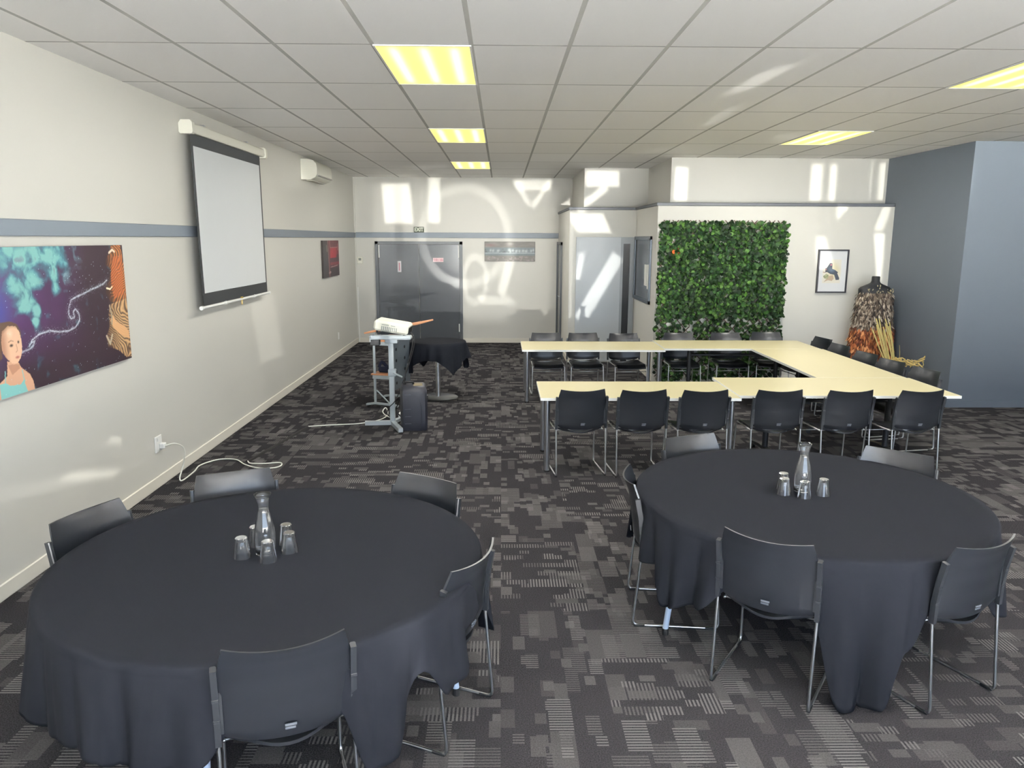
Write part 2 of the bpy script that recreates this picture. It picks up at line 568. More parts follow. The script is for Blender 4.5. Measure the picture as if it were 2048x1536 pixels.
def smooth_path(pts, sub=8):
    P = [Vector(p) for p in pts]; P = [P[0]*2-P[1]]+P+[P[-1]*2-P[-2]]; out = []
    for i in range(1, len(P)-2):
        a, b, c, d = P[i-1], P[i], P[i+1], P[i+2]
        for k in range(sub):
            t = k/sub
            out.append(.5*((2*b)+(c-a)*t+(2*a-5*b+4*c-d)*t*t+(3*b-a-3*c+d)*t**3))
    out.append(P[-2])
    return out

# ------------------------------------------------------------------ room shell
CH = 3.219; LX = -2.876; BY = 15.31; FY = -1.9; RX = 9.5
struct('floor', MB().box(LX-.15, RX+.15, FY-.15, BY+.15, -.1, 0), m_carpet)
struct('ceiling', MB().box(LX-.15, RX+.15, FY-.15, BY+.15, CH, CH+.12), m_ceil)
struct('wall_left', MB().box(LX-.15, LX, FY-.15, BY+.15, 0, CH), m_wall)
w = MB(); w.box(LX, 5.6, BY, BY+.15, 0, CH)
struct('wall_back', w, m_wall)
struct('wall_right', MB().box(RX, RX+.15, FY-.15, 9.34, 0, CH), m_wall)
# front shopfront behind the camera: low sill, head, open bays; unseen outer piers widened to cut daylight on left wall and office
w = MB()
w.box(LX, RX, FY-.15, FY, 0, .12); w.box(LX, RX, FY-.15, FY, 3.10, CH)
for x, q in ((LX, 1.3), (4.0, .2), (RX-2.2, 2.2)):
    w.box(x, x+q, FY-.15, FY, .12, 3.10)
struct('wall_front', w, m_wall)
for i, (a, b) in enumerate(((LX+1.3, 4.0), (4.2, RX-2.2))):
    w = MB(); n = 4
    for k in range(n+1):
        x = a+(b-a-.05)*k/n
        w.box(x, x+.05, FY-.1, FY-.04, .12, 3.10)
    w.box(a, b, FY-.1, FY-.04, .12, .17); w.box(a, b, FY-.1, FY-.04, 3.05, 3.10)
    struct('window_%d' % (i+2), w, m_steel_g)
struct('pavement', MB().box(-40, 45, -45, FY-.16, -.2, -.05), m_pave)

# corridor side block and office block, lower part capped, upper part set back
w = MB(); w.box(1.12, 2.22, 12.85, BY, 0, 2.53); w.box(1.38, 2.45, 13.15, BY, 2.53, CH)
struct('wall_corridor', w, m_wall)
w = MB(); w.box(2.22, 5.6, 11.1, BY, 0, 2.53); w.box(2.45, 5.6, 11.4, 13.15, 2.53, CH)
struct('wall_office', w, m_wall)
struct('wall_blue', MB().box(5.6, 5.72, 9.46, BY, 0, CH).box(5.6, RX, 9.34, 9.46, 0, CH), m_blue)
w = MB(); w.box(1.10, 2.2, 12.83, BY, 2.53, 2.572, bev=.006)
struct('trim_1', w, m_cap)
w = MB(); w.box(2.2, 5.6, 11.08, 13.15, 2.53, 2.574, bev=.006)
struct('trim_2', w, m_cap)
# corner bead where the office wall meets the blue wall, corner beads on upper walls
w = MB()
for (x, y, z0, z1) in ((LX+.012, BY-.012, 0, CH), ):
    w.box(x-.012, x+.010, y-.010, y+.012, z0, z1)
struct('trim_3', w, m_wall)
struct('trim_4', MB().box(LX, LX+.018, FY, BY, 2.066, 2.165, bev=.004), m_rail)
struct('trim_5', MB().box(LX+.02, 1.12, BY-.018, BY, 2.068, 2.170, bev=.004), m_rail)
w = MB()
for y in (4.0, 7.9, 11.6):
    w.box(LX+.0175, LX+.0185, y, y+.004, 2.066, 2.165)
# skirtings
struct('baseboard_left', MB().box(LX, LX+.016, FY, BY, 0, .10, bev=.006), m_base)
struct('baseboard_back', MB().box(LX+.02, -2.49, BY-.014, BY, 0, .09).box(-.76, 1.12, BY-.014, BY, 0, .09), m_base)
struct('baseboard_corridor', MB().box(1.108, 1.12, 12.85, 14.2, 0, .09).box(1.12, 1.23, 12.838, 12.85, 0, .09), m_base)
struct('baseboard_office', MB().box(2.208, 2.22, 11.1, 12.85, 0, .09).box(2.208, 5.6, 11.088, 11.1, 0, .09), m_base)
struct('baseboard_blue', MB().box(5.588, 5.6, 9.34, 11.1, 0, .09).box(5.588, RX, 9.328, 9.34, 0, .09), m_blue)

# double door
d = bpy.data.objects.new('door_1', None); COL.objects.link(d); d.location = (-1.625, BY, 0); d['kind'] = 'structure'
w = MB(); w.box(-.858, -.80, -.05, 0, 0, 1.998); w.box(.80, .858, -.05, 0, 0, 1.998); w.box(-.858, .858, -.05, 0, 1.945, 1.998)
build('door_frame', w, m_dframe, d)
for sx, x0, x1 in ((-1, -.795, -.004), (1, .004, .795)):
    lf = build('door_leaf', MB().box(x0, x1, -.022, -.002, .01, 1.94, bev=.003), m_door, d)
    for z in (.22, 1.68):
        hx = x0+.012 if sx < 0 else x1-.012
        w = MB().box(hx-.010, hx+.010, -.034, -.022, z, z+(.25 if z > 1 else .16), bev=.003)
        build('hinge', w, m_white, lf)
# illegible stickers on the doors: a tall white one with a pink column, a pink one with broken strokes
st = build('door_sticker', MB().box(-2.05, -1.976, BY-.0245, BY-.0225, 1.40, 1.617), m_sticker)
tag(st, 'tall narrow white sticker on the left leaf of the double door', 'sticker')
w = MB().box(-2.024, -2.002, BY-.0255, BY-.0245, 1.43, 1.585)
build('sticker_print', w, m_pinkink, st)
st = build('door_sticker', MB().box(-1.35, -1.145, BY-.0245, BY-.0225, 1.601, 1.682), m_pink)
tag(st, 'small wide pink and white sticker on the right leaf of the double door', 'sticker')
w = MB()
for k, (x, hh) in enumerate(((-1.325, .05), (-1.30, .045), (-1.283, .05), (-1.258, .04), (-1.215, .045), (-1.195, .04), (-1.18, .05), (-1.165, .03))):
    w.box(x, x+.011, BY-.0255, BY-.0245, 1.618, 1.618+hh)
build('sticker_print', w, m_pinkink, st)

# side door seen edge on, in the corridor wall
d = bpy.data.objects.new('door_2', None); COL.objects.link(d); d.location = (1.12, 14.75, 0); d['kind'] = 'structure'
w = MB(); w.box(-.035, 0, -.5, -.44, 0, 2.0); w.box(-.035, 0, .44, .5, 0, 2.0); w.box(-.035, 0, -.5, .5, 1.945, 2.0)
build('door_frame', w, m_dframe, d)
lf = build('door_leaf', MB().box(-.014, -.002, -.438, .438, .01, 1.943), m_door, d)
build('door_handle', MB().tube([(-.014, -.36, 1.0), (-.05, -.36, 1.0), (-.05, -.25, 1.0)], .008), m_steel, lf)
# pale grey sliding door with a dark sheet for the unlit gap beside it
d = bpy.data.objects.new('door_3', None); COL.objects.link(d); d.location = (1.7, 12.85, 0); d['kind'] = 'structure'
w = MB()
w.box(.275, .315, -.035, 0, 0, 1.985); w.box(.425, .455, -.035, 0, 0, 1.985)
w.box(.275, .505, -.035, 0, 1.985, 2.092); w.box(.455, .505, -.03, 0, 0, 1.985)
build('door_frame', w, mat('mid_grey_frame', (150, 155, 158), .4), d)
build('door_leaf', MB().box(-.465, .275, -.03, -.002, .01, 2.092, bev=.003), m_lgrey, d)
build('dark_infill', MB().box(.315, .425, -.01, -.001, .01, 1.985), m_dark, d)
# office window in the side wall, two sheets of paper behind the pane
d = bpy.data.objects.new('window_1', None); COL.objects.link(d); d.location = (2.22, 12.1, 1.6); d['kind'] = 'structure'
w = MB()
y0, y1, z0, z1 = -.66, .70, -.50, .505
w.box(-.03, 0, y0, y0+.055, z0, z1, bev=.004); w.box(-.03, 0, y1-.055, y1, z0, z1, bev=.004)
w.box(-.03, 0, y0, y1, z0, z0+.055, bev=.004); w.box(-.03, 0, y0, y1, z1-.055, z1, bev=.004)
build('window_frame', w, mat('dark_aluminium_frame', (96, 104, 114), .3, metal=.5), d)
w = MB()
w.box(-.012, -.004, y0+.055, y1-.055, z0+.055, z1-.055)
build('pane', w, m_pane, d)
w = MB()
w.box(-.016, -.012, y1-.16, y1-.055, z0+.055, z1-.055)
build('window_jamb', w, m_dark, d)  # flat dark strip standing for the shaded depth of the reveal
for k, (a, b, c, e) in enumerate(((-.41, -.20, -.24, .08), (-.56, -.44, -.28, .085))):
    o = build('paper_notice', MB().box(2.204, 2.207, 12.1+a, 12.1+b, 1.6+c, 1.6+e), m_paper)
    tag(o, ('wide white paper sheet taped to the office window pane', 'narrow white paper sheet at the edge of the office window pane')[k], 'paper')

# exit sign
ex = build('exit_sign', MB().box(-1.714, -1.52, BY-.03, BY-.001, 2.172, 2.278, bev=.003), m_exit)
tag(ex, 'dark green EXIT sign above the charcoal double door', 'sign')
def text_obj(name, txt, size, loc, rot, m, parent, ext=.001, sx=1.):
    c = bpy.data.curves.new(name, 'FONT')
    c.body = txt; c.size = size; c.extrude = ext; c.align_x = 'CENTER'; c.align_y = 'CENTER'; c.offset = size*.02
    t = bpy.data.objects.new(name+'_tmp', c); COL.objects.link(t)
    dg = bpy.context.evaluated_depsgraph_get()
    me = bpy.data.meshes.new_from_object(t.evaluated_get(dg))
    bpy.data.objects.remove(t)
    me.materials.clear(); me.materials.append(m)
    o = bpy.data.objects.new(name, me); COL.objects.link(o)
    o.location = loc; o.rotation_euler = rot; o.scale = (sx, 1, 1); o.parent = parent
    return o
text_obj('sign_lettering', 'EXIT', .098, (-1.617, BY-.032, 2.224), (pi/2, 0, 0), m_exitw, ex, sx=.86)

# thermostat, conduit, wall switch, double outlet
t = thing('thermostat', 'small cream wall thermostat beside the left edge of the double door', 'thermostat', (-2.785, BY, 1.63))
build('housing', MB().box(-.055, .055, -.022, 0, -.068, .068, bev=.006), m_ivory, t)
build('display', MB().box(-.028, .024, -.024, -.022, -.005, .04), mat('grey_lcd', (120, 124, 116), .3), t)
tag(build('cable_conduit', MB().tube([(LX+.03, BY-.012, .02), (LX+.03, BY-.012, 1.1)], .011, 8), m_white), 'thin white vertical conduit in the far left corner', 'conduit')
t = thing('wall_switch', 'small white wall plate low on the left wall near the far corner', 'switch', (LX, 13.47, .36))
build('plate', MB().box(0, .009, -.04, .04, -.06, .06, bev=.003), m_white, t)
build('rocker', MB().box(.009, .013, -.012, .012, -.02, .02), m_white, t)
t = thing('power_outlet', 'white wall power outlet on the left wall with plug in it', 'outlet', (LX, 6.24, .37))
build('plate', MB().box(0, .012, -.06, .06, -.075, .06, bev=.004), m_white, t)
build('rocker', MB().box(.012, .018, -.03, -.01, .02, .045), m_white, t)
# white cord from outlet over the floor, dark cover, cord to the projector stand
PP = [(LX+.05, 6.26, .34), (LX+.12, 6.31, .345), (LX+.15, 6.40, .27), (LX+.12, 6.42, .12), (LX+.11, 6.36, .03), (-2.74, 6.35, .008),
      (-2.74, 6.60, .008), (-2.76, 6.80, .008), (-2.66, 6.98, .008), (-2.50, 6.98, .008), (-2.36, 6.82, .008), (-2.20, 6.71, .008), (-2.06, 6.72, .008), (-2.02, 6.80, .008), (-2.06, 6.88, .008),
      (-2.19, 6.85, .008), (-2.32, 6.86, .008), (-2.37, 6.93, .008)]
cord = build('extension_lead', MB().tube(smooth_path(PP, 7), .0058, 8), m_cordw, smooth='all')
tag(cord, 'white power cord looping from the wall outlet over the carpet', 'cord')
build('plug', MB().box(LX+.013, LX+.055, 6.235, 6.285, .32, .365, bev=.006), m_white, cord)
dv = Vector((-2.143+2.37, 8.26-6.93, 0)); nrm = Vector((-dv.y, dv.x, 0)).normalized()*.022
a = Vector((-2.37, 6.93, 0)); b = Vector((-2.143, 8.26, 0))
w = MB(); w.tube([a+Vector((0, 0, .001)), b+Vector((0, 0, .001))], 0, sect=[(0, -.024), (.012, -.010), (.012, .010), (0, .024)])
tag(build('cable_cover', w, m_cover), 'long dark floor cable cover strip crossing the carpet by the left wall', 'cable cover')
PP = [(-2.14, 8.27, .008), (-1.95, 8.33, .008), (-1.80, 8.36, .008), (-1.62, 8.40, .008), (-1.45, 8.52, .008), (-1.36, 8.69, .008), (-1.33, 8.78, .04), (-1.36, 8.82, .10), (-1.39, 8.78, .06), (-1.33, 8.72, .02), (-1.22, 8.66, .008), (-1.16, 8.68, .03)]
cord = build('extension_lead', MB().tube(smooth_path(PP, 6), .0058, 8), m_cordw, smooth='all')
tag(cord, 'white extension cord curling up at the foot of the projector stand', 'cord')
build('socket_block', MB().box(-1.19, -1.12, 8.64, 8.74, .012, .07, bev=.006), m_white, cord)

# ------------------------------------------------------------------ ceiling lights
def ceiling_light(i, j, label):
    x = -.187+.6*i+.3; y = 4.962+1.2*j+.6
    t = thing('ceiling_light', label, 'ceiling light', (x, y, CH), 0, 'recessed yellow ceiling light panels')
    w = MB()
    for (a, b, c, d) in ((-.3, -.288, -.6, .6), (.288, .3, -.6, .6), (-.288, .288, -.6, -.588), (-.288, .288, .588, .6)):
        w.box(a, b, c, d, -.008, 0)
    build('frame', w, m_white, t)
    build('diffuser', MB().box(-.288, .288, -.588, .588, -.005, -.001), m_lamp, t)
    l = bpy.data.lights.new('ceiling_light_tube', 'AREA'); l.shape = 'RECTANGLE'; l.size = .56; l.size_y = 1.15
    l.energy = LAMP_STRENGTH; l.color = (1, .98, .93)
    lo = bpy.data.objects.new('ceiling_light_tube', l); COL.objects.link(lo); lo.parent = t; lo.location = (0, 0, -.012)
ceiling_light(-1, 0, 'largest and nearest yellow ceiling light, upper centre of the photo')
ceiling_light(-1, 3, 'middle of the three yellow ceiling lights in the centre row')
ceiling_light(-1, 6, 'farthest yellow ceiling light of the centre row, before the back wall')
ceiling_light(6, 0, 'yellow ceiling light cut by the right edge of the photo')
ceiling_light(6, 3, 'yellow ceiling light in the right row above the bird picture wall')

# ------------------------------------------------------------------ projector screen
t = thing('projector_screen', 'pull-down projector screen with black border on the left wall', 'projector screen', (LX+.006, 8.2, 0))
w = MB(); w.tube([(.06, -1.0, 3.03), (.06, 1.10, 3.03)], 0, sect=[(-.045, -.035), (-.02, -.05), (.03, -.05), (.045, -.03), (.045, .03), (.03, .045), (-.02, .05), (-.045, .035)])
build('casing', w, m_ivory, t, smooth=True)
for y in (-1.06, 1.10):
    w = MB(); w.tube([(.06, y, 3.03), (.06, y+.06, 3.03)], 0, sect=[(-.06, -.05), (-.045, -.062), (.03, -.062), (.06, -.04), (.06, .04), (.04, .06), (-.045, .062), (-.06, .05)])
    build('end_cap', w, m_ivory, t)
for y in (-.62, .62):
    build('bracket', MB().box(0, .07, y-.02, y+.02, 3.07, 3.10, bev=.004), m_steel, t)
def bow(y, z):
    q = (z-1.43)/1.53
    s = (y/1.0)
    return .075+.012*(1-q)+.006*sin(y*4+q*2)*(1-q)
w = MB(); w.shell(lambda u, v: (bow(-1+2*u, 1.43+1.55*v), -1+2*u, 1.43+1.55*v), lambda u, v: (bow(-1+2*u, 1.43+1.55*v)-.003, -1+2*u, 1.43+1.55*v), 20, 20)
build('border_fabric', w, m_sblack, t, smooth=True)
w = MB(); w.shell(lambda u, v: (bow(-.955+1.91*u, 1.545+1.33*v)+.0025, -.955+1.91*u, 1.545+1.33*v), lambda u, v: (bow(-.955+1.91*u, 1.545+1.33*v)+.0008, -.955+1.91*u, 1.545+1.33*v), 20, 20)
build('screen_surface', w, m_screen, t, smooth=True)
w = MB(); w.tube([(.09, -1.05, 1.415), (.09, 1.04, 1.415)], .014, 10)
for y in (-1.05, -.42, .48, 1.04):
    w.tube([(.09, y-.018, 1.415), (.09, y+.018, 1.415)], .019, 10)
build('bottom_bar', w, m_white, t, smooth=True)
build('pull_tab', MB().box(.085, .1, .03, .08, 1.40, 1.44).tube([(.092, .04, 1.40), (.092, .042, 1.36), (.092, .068, 1.36), (.092, .07, 1.40)], .003), m_brass, t)

# heat pump
t = thing('heat_pump', 'white wall-mounted heat pump high on the left wall', 'heat pump', (LX, 11.87, 2.885))
prof = [(0, 0), (.13, 0), (.2, .03), (.225, .07), (.23, .15), (.22, .22), (.17, .27), (.10, .285), (0, .285)]
w = MB(); w.prism([(p[0], p[1]) for p in prof], -.49, .49, Matrix(((1, 0, 0, 0), (0, 0, 1, 0), (0, 1, 0, 0), (0, 0, 0, 1))))
build('body', w, m_ivory, t, smooth=True)
build('louvre', MB().box(.15, .236, -.44, .47, .052, .068), mat('grey_louvre', (150, 148, 138), .5), t)
build('louvre', MB().box(.06, .14, -.42, .44, -.012, .0), mat('grey_outlet_flap', (176, 174, 164), .5), t)
build('status_light', MB().box(.12, .14, .40, .42, -.016, -.01), m_white, t)

# ------------------------------------------------------------------ artworks (baked as vertex colour fields)
def vnoise(x, y, seed=0):
    r = np.random.default_rng(seed); g = r.random((64, 64))
    xi = np.floor(x).astype(int); yi = np.floor(y).astype(int); fx = x-xi; fy = y-yi
    fx = fx*fx*(3-2*fx); fy = fy*fy*(3-2*fy)
    a = g[yi % 64, xi % 64]; b = g[yi % 64, (xi+1) % 64]; c = g[(yi+1) % 64, xi % 64]; d = g[(yi+1) % 64, (xi+1) % 64]
    return (a*(1-fx)+b*fx)*(1-fy)+(c*(1-fx)+d*fx)*fy
def fbm(x, y, o=5, seed=0):
    s = 0; a = .5
    for k in range(o):
        s = s+a*vnoise(x*2**k, y*2**k, seed+k); a *= .5
    return s
def inpoly(X, Y, poly):
    ins = np.zeros(X.shape, bool); n = len(poly)
    for i in range(n):
        x0, y0 = poly[i]; x1, y1 = poly[(i+1) % n]
        c = ((y0 > Y) != (y1 > Y)) & (X < (x1-x0)*(Y-y0)/(y1-y0+1e-12)+x0)
        ins ^= c
    return ins
def seg_dist(X, Y, pts):
    d = np.full(X.shape, 9.)
    for (x0, y0), (x1, y1) in zip(pts[:-1], pts[1:]):
        dx, dy = x1-x0, y1-y0; q = np.clip(((X-x0)*dx+(Y-y0)*dy)/(dx*dx+dy*dy+1e-12), 0, 1)
        d = np.minimum(d, np.hypot(X-x0-q*dx, Y-y0-q*dy))
    return d
def L(c): return np.array(lin(c))
def blend(C, m, col):
    m = np.clip(m, 0, 1)[..., None]
    return C*(1-m)+np.asarray(col)*m
def canvas(name, a0, a1, z0, z1, na, nz, fn, place, m=None, thick=.03):
    """place(a, z, depth) -> xyz; fn(A, Z) -> colours"""
    A_, Z_ = np.meshgrid(np.linspace(a0, a1, na), np.linspace(z0, z1, nz))
    C_ = np.clip(fn(A_, Z_), 0, 1)
    w = MB()
    w.v = [place(a, z, thick) for a, z in zip(A_.ravel(), Z_.ravel())]
    w.f = [(j*na+i, j*na+i+1, (j+1)*na+i+1, (j+1)*na+i) for j in range(nz-1) for i in range(na-1)]
    w.mi = [0]*len(w.f)
    w.col = [tuple(c) for c in C_.reshape(-1, 3)]
    # returned sides and back of the stretched canvas
    ring = [0, na-1, na*nz-1, na*(nz-1)]
    b = len(w.v)
    for k in ring:
        a = A_.ravel()[k]; z = Z_.ravel()[k]
        w.v.append(place(a, z, 0)); w.col.append(w.col[k])
    r = ring
    for i in range(4):
        j = (i+1) % 4
        w.f.append((r[i], b+i, b+j, r[j])); w.mi.append(0)
    w.f.append((b, b+3, b+2, b+1)); w.mi.append(0)
    return build(name, w, m or m_print)

face = [(4.372, 1.53), (4.428, 1.556), (4.499, 1.548), (4.53, 1.511), (4.542, 1.455), (4.536, 1.394), (4.515, 1.357), (4.48, 1.332), (4.438, 1.335), (4.393, 1.369), (4.359, 1.407), (4.354, 1.46)]
hairp = [(4.30, 1.575), (4.4, 1.582), (4.462, 1.578), (4.514, 1.558), (4.542, 1.517), (4.545, 1.476), (4.514, 1.513), (4.457, 1.546), (4.404, 1.539), (4.373, 1.51), (4.358, 1.46), (4.35, 1.38), (4.31, 1.36), (4.26, 1.42)]
bodyp = [(4.39, 1.356), (4.492, 1.333), (4.508, 1.303), (4.586, 1.248), (4.612, 1.202), (4.621, 1.14), (4.22, 1.14), (4.293, 1.239), (4.374, 1.272)]
shirtp = [(4.30, 1.235), (4.352, 1.237), (4.394, 1.212), (4.489, 1.204), (4.527, 1.231), (4.528, 1.203), (4.552, 1.14), (4.30, 1.14)]
swirl = [(4.54, 1.39), (4.603, 1.395), (4.651, 1.412), (4.668, 1.438), (4.626, 1.43), (4.613, 1.418), (4.647, 1.448), (4.721, 1.473), (4.831, 1.482), (4.941, 1.461), (5.046, 1.456), (5.13, 1.469), (5.187, 1.509), (5.188, 1.555), (5.152, 1.588), (5.122, 1.576), (5.129, 1.537), (5.087, 1.53), (5.065, 1.559), (5.073, 1.603), (5.109, 1.653), (5.167, 1.667), (5.254, 1.68), (5.361, 1.703), (5.455, 1.717), (5.536, 1.732), (5.597, 1.757)]
carveA = [(5.83, 2.01), (5.87, 1.826), (5.87, 1.60), (5.707, 1.593), (5.624, 1.595), (5.57, 1.657), (5.564, 1.714), (5.636, 1.751), (5.668, 1.832), (5.593, 1.867), (5.618, 1.915), (5.674, 1.954), (5.70, 2.01)]
carveB = [(5.87, 1.607), (5.87, 1.435), (5.87, 1.162), (5.78, 1.17), (5.675, 1.236), (5.532, 1.282), (5.513, 1.351), (5.576, 1.426), (5.575, 1.509), (5.604, 1.581), (5.689, 1.59)]
orange = [(5.705, 1.92), (5.84, 1.93), (5.83, 1.641), (5.677, 1.616), (5.653, 1.709), (5.66, 1.791)]
handp = [(5.631, 1.503), (5.68, 1.448), (5.80, 1.40), (5.85, 1.36), (5.85, 1.30), (5.713, 1.351), (5.623, 1.412), (5.591, 1.466)]
neb = [(4.45, 1.93, .10), (4.506, 1.975, .08), (4.627, 1.939, .13), (4.767, 1.97, .12), (4.882, 1.947, .12), (5.003, 1.93, .10), (4.56, 1.756, .09), (4.626, 1.697, .10), (4.701, 1.801, .10), (4.935, 1.839, .08), (4.942, 1.738, .055), (4.72, 1.62, .05), (4.697, 1.552, .035), (4.622, 1.64, .05), (4.517, 1.811, .06)]
def big_art(X, Y):
    n1 = fbm(X*7, Y*7, 5, 1); n2 = fbm(X*14+3*n1, Y*14, 5, 20)
    C = np.ones(X.shape+(3,))*L((48, 36, 44))
    C = blend(C, np.clip((5.35-X)/.9, 0, 1)*np.clip((Y-1.25)/.3, 0, 1)*(.5+n1), L((72, 46, 84)))
    C = blend(C, np.exp(-((X-4.25)**2/.02+(Y-1.75)**2/.06)), L((96, 110, 140)))
    C = blend(C, np.exp(-((X-4.35)**2/.012+(Y-1.65)**2/.02))*.8, L((52, 56, 120)))
    w = np.zeros(X.shape)
    for (a, b, r) in neb:
        w = np.maximum(w, np.exp(-(((X-a)/r)**2+((Y-b)/(r*.8))**2)*.8))
    m = np.clip((w*.9+n2*1.1-.72)*2.6, 0, 1)
    C = blend(C, m*.85*(.5+.7*n1), L((66, 124, 136)))
    C = blend(C, np.clip((w+n2*1.5-1.25)*2.2, 0, .85), L((128, 180, 174)))
    C = blend(C, np.clip((n2-.62)*5, 0, 1)*np.clip((5.4-X)/.5, 0, 1)*np.clip((Y-1.7)/.1, 0, 1), L((110, 120, 130)))
    # carved figure at the right
    st = .5+.5*np.sin((X*60+14*np.sin(Y*9)+10*fbm(X*8, Y*8, 3, 5))*2.6)
    mA = inpoly(X, Y, carveA); mB = inpoly(X, Y, carveB)
    C = blend(C, mA*.95, L((58, 40, 34)))
    C = blend(C, mA*st*np.clip((X-5.60)*6, 0, 1), L((188, 120, 72)))
    C = blend(C, inpoly(X, Y, orange)*(.30+.60*st), L((176, 96, 56)))
    C = blend(C, mB*.95, L((70, 50, 40)))
    C = blend(C, mB*st*np.clip((X-5.52)*5, .15, 1)*.85, L((216, 176, 128)))
    C = blend(C, inpoly(X, Y, handp)*.9, L((214, 166, 120)))
    C = blend(C, (seg_dist(X, Y, [(5.58, 1.70), (5.63, 1.69), (5.66, 1.705)]) < .006), L((236, 220, 190)))
    C = blend(C, (seg_dist(X, Y, [(5.66, 1.95), (5.71, 1.97), (5.74, 1.955)]) < .008), L((220, 210, 190)))
    C = blend(C, (seg_dist(X, Y, [(5.60, 1.57), (5.62, 1.50), (5.61, 1.44)]) < .009), L((150, 140, 120)))
    C = blend(C, (seg_dist(X, Y, [(5.52, 1.36), (5.56, 1.30), (5.60, 1.36)]) < .010), L((170, 160, 140)))
    # child at the lower left
    C = blend(C, inpoly(X, Y, hairp), L((84, 66, 56)))
    C = blend(C, inpoly(X, Y, bodyp), L((206, 160, 132)))
    C = blend(C, inpoly(X, Y, shirtp), L((132, 190, 186)))
    f = inpoly(X, Y, face)
    C = blend(C, f, L((226, 184, 154)))
    C = blend(C, f*np.clip((4.43-X)/.08, 0, .7), L((150, 104, 84)))
    C = blend(C, f*np.clip(1-np.hypot((X-4.44)/.035, (Y-1.51)/.03), 0, 1)*.6, L((248, 216, 188)))
    hc = np.clip((Y-1.50-.035*np.sin((X-4.36)*16))/.03, 0, 1)*f
    C = blend(C, hc*.75, L((92, 70, 58)))
    C = blend(C, np.exp(-(((X-4.443)/.017)**2+((Y-1.441)/.009)**2)**2), L((60, 42, 40)))
    C = blend(C, np.exp(-(((X-4.51)/.009)**2+((Y-1.453)/.009)**2)**2), L((60, 42, 40)))
    C = blend(C, (seg_dist(X, Y, [(4.42, 1.463), (4.445, 1.470), (4.466, 1.462)]) < .0035)*.6, L((120, 84, 66)))
    C = blend(C, np.exp(-(((X-4.487)/.02)**2+((Y-1.366)/.008)**2)**2)*.9, L((176, 92, 84)))
    C = blend(C, (seg_dist(X, Y, [(4.488, 1.44), (4.494, 1.405), (4.478, 1.397)]) < .004)*.6, L((170, 120, 96)))
    C = blend(C, (seg_dist(X, Y, [(4.352, 1.237), (4.36, 1.30)]) < .004)+(seg_dist(X, Y, [(4.528, 1.215), (4.515, 1.285)]) < .004), L((130, 188, 184)))
    C = blend(C, inpoly(X, Y, [(4.39, 1.335), (4.49, 1.325), (4.50, 1.30), (4.42, 1.27)])*.45, L((140, 92, 72)))
    d = seg_dist(X, Y, swirl)
    r = np.random.default_rng(5).random(X.shape)
    C = blend(C, np.exp(-(d/.005)**2)*(.35+.65*(r > .45)), L((196, 206, 214)))
    C = blend(C, (r > .93)*np.exp(-(d/.022)**2), L((180, 190, 204)))
    C = blend(C, (np.random.default_rng(9).random(X.shape) > .9985)*.9, L((180, 220, 225)))
    return C
o = canvas('canvas_print', 3.70, 5.862, 1.150, 2.003, 540, 214, big_art, lambda a, z, d: (LX+.003+d, a, z))
tag(o, 'large unframed canvas of a child, turquoise cloud and carved figure', 'painting')

def red_art(X, Y):
    U = (X-12.41)/1.19; V = (Y-1.42)/.596
    n = fbm(X*9, Y*18, 4, 3)
    C = np.ones(X.shape+(3,))*L((50, 44, 42))
    C = blend(C, (U > .32), L((92, 40, 44)))
    C = blend(C, (U > .42)*(V > .52)*(V < .80)*np.clip(1-np.abs(U-.62)/.35, 0, 1)*1.6, L((158, 38, 46)))
    C = blend(C, (U > .40)*(V < .52)*.75, L((62, 40, 46)))
    C = blend(C, (U > .42)*(np.abs(V-.36) < .04)*.8, L((128, 44, 50)))
    C = blend(C, (U > .42)*(V < .24)*.8, L((52, 44, 44)))
    C = blend(C, (U < .95)*(np.abs(Y*90 % 6-3) < .5)*(U > .42)*(V > .8)*.3, L((60, 30, 34)))
    C = blend(C, inpoly(U, V, [(.98, .62), (.86, .60), (.78, .46), (.98, .40)])*.8, L((56, 50, 46)))
    for p, wd, c in (([(.30, 1), (.36, 0)], .014, (150, 110, 106)), ([(.42, 1), (.43, .81), (.92, .81)], .016, (156, 108, 104)), ([(.93, .9), (.93, .73)], .02, (160, 120, 116)),
                     ([(.44, .27), (.66, .28), (.9, .30)], .012, (176, 140, 134)), ([(.22, .86), (.24, .72)], .03, (106, 110, 96)), ([(.33, .12), (.42, .13)], .03, (160, 130, 124))):
        C = blend(C, (seg_dist(U, V, p) < wd)*.85, L(c))
    return C*(.75+.5*n)[..., None]
o = canvas('canvas_print', 12.41, 13.60, 1.42, 2.017, 150, 110, red_art, lambda a, z, d: (LX+.003+d, a, z), thick=.03)
tag(o, 'small dark red and black abstract canvas on the left wall', 'painting')

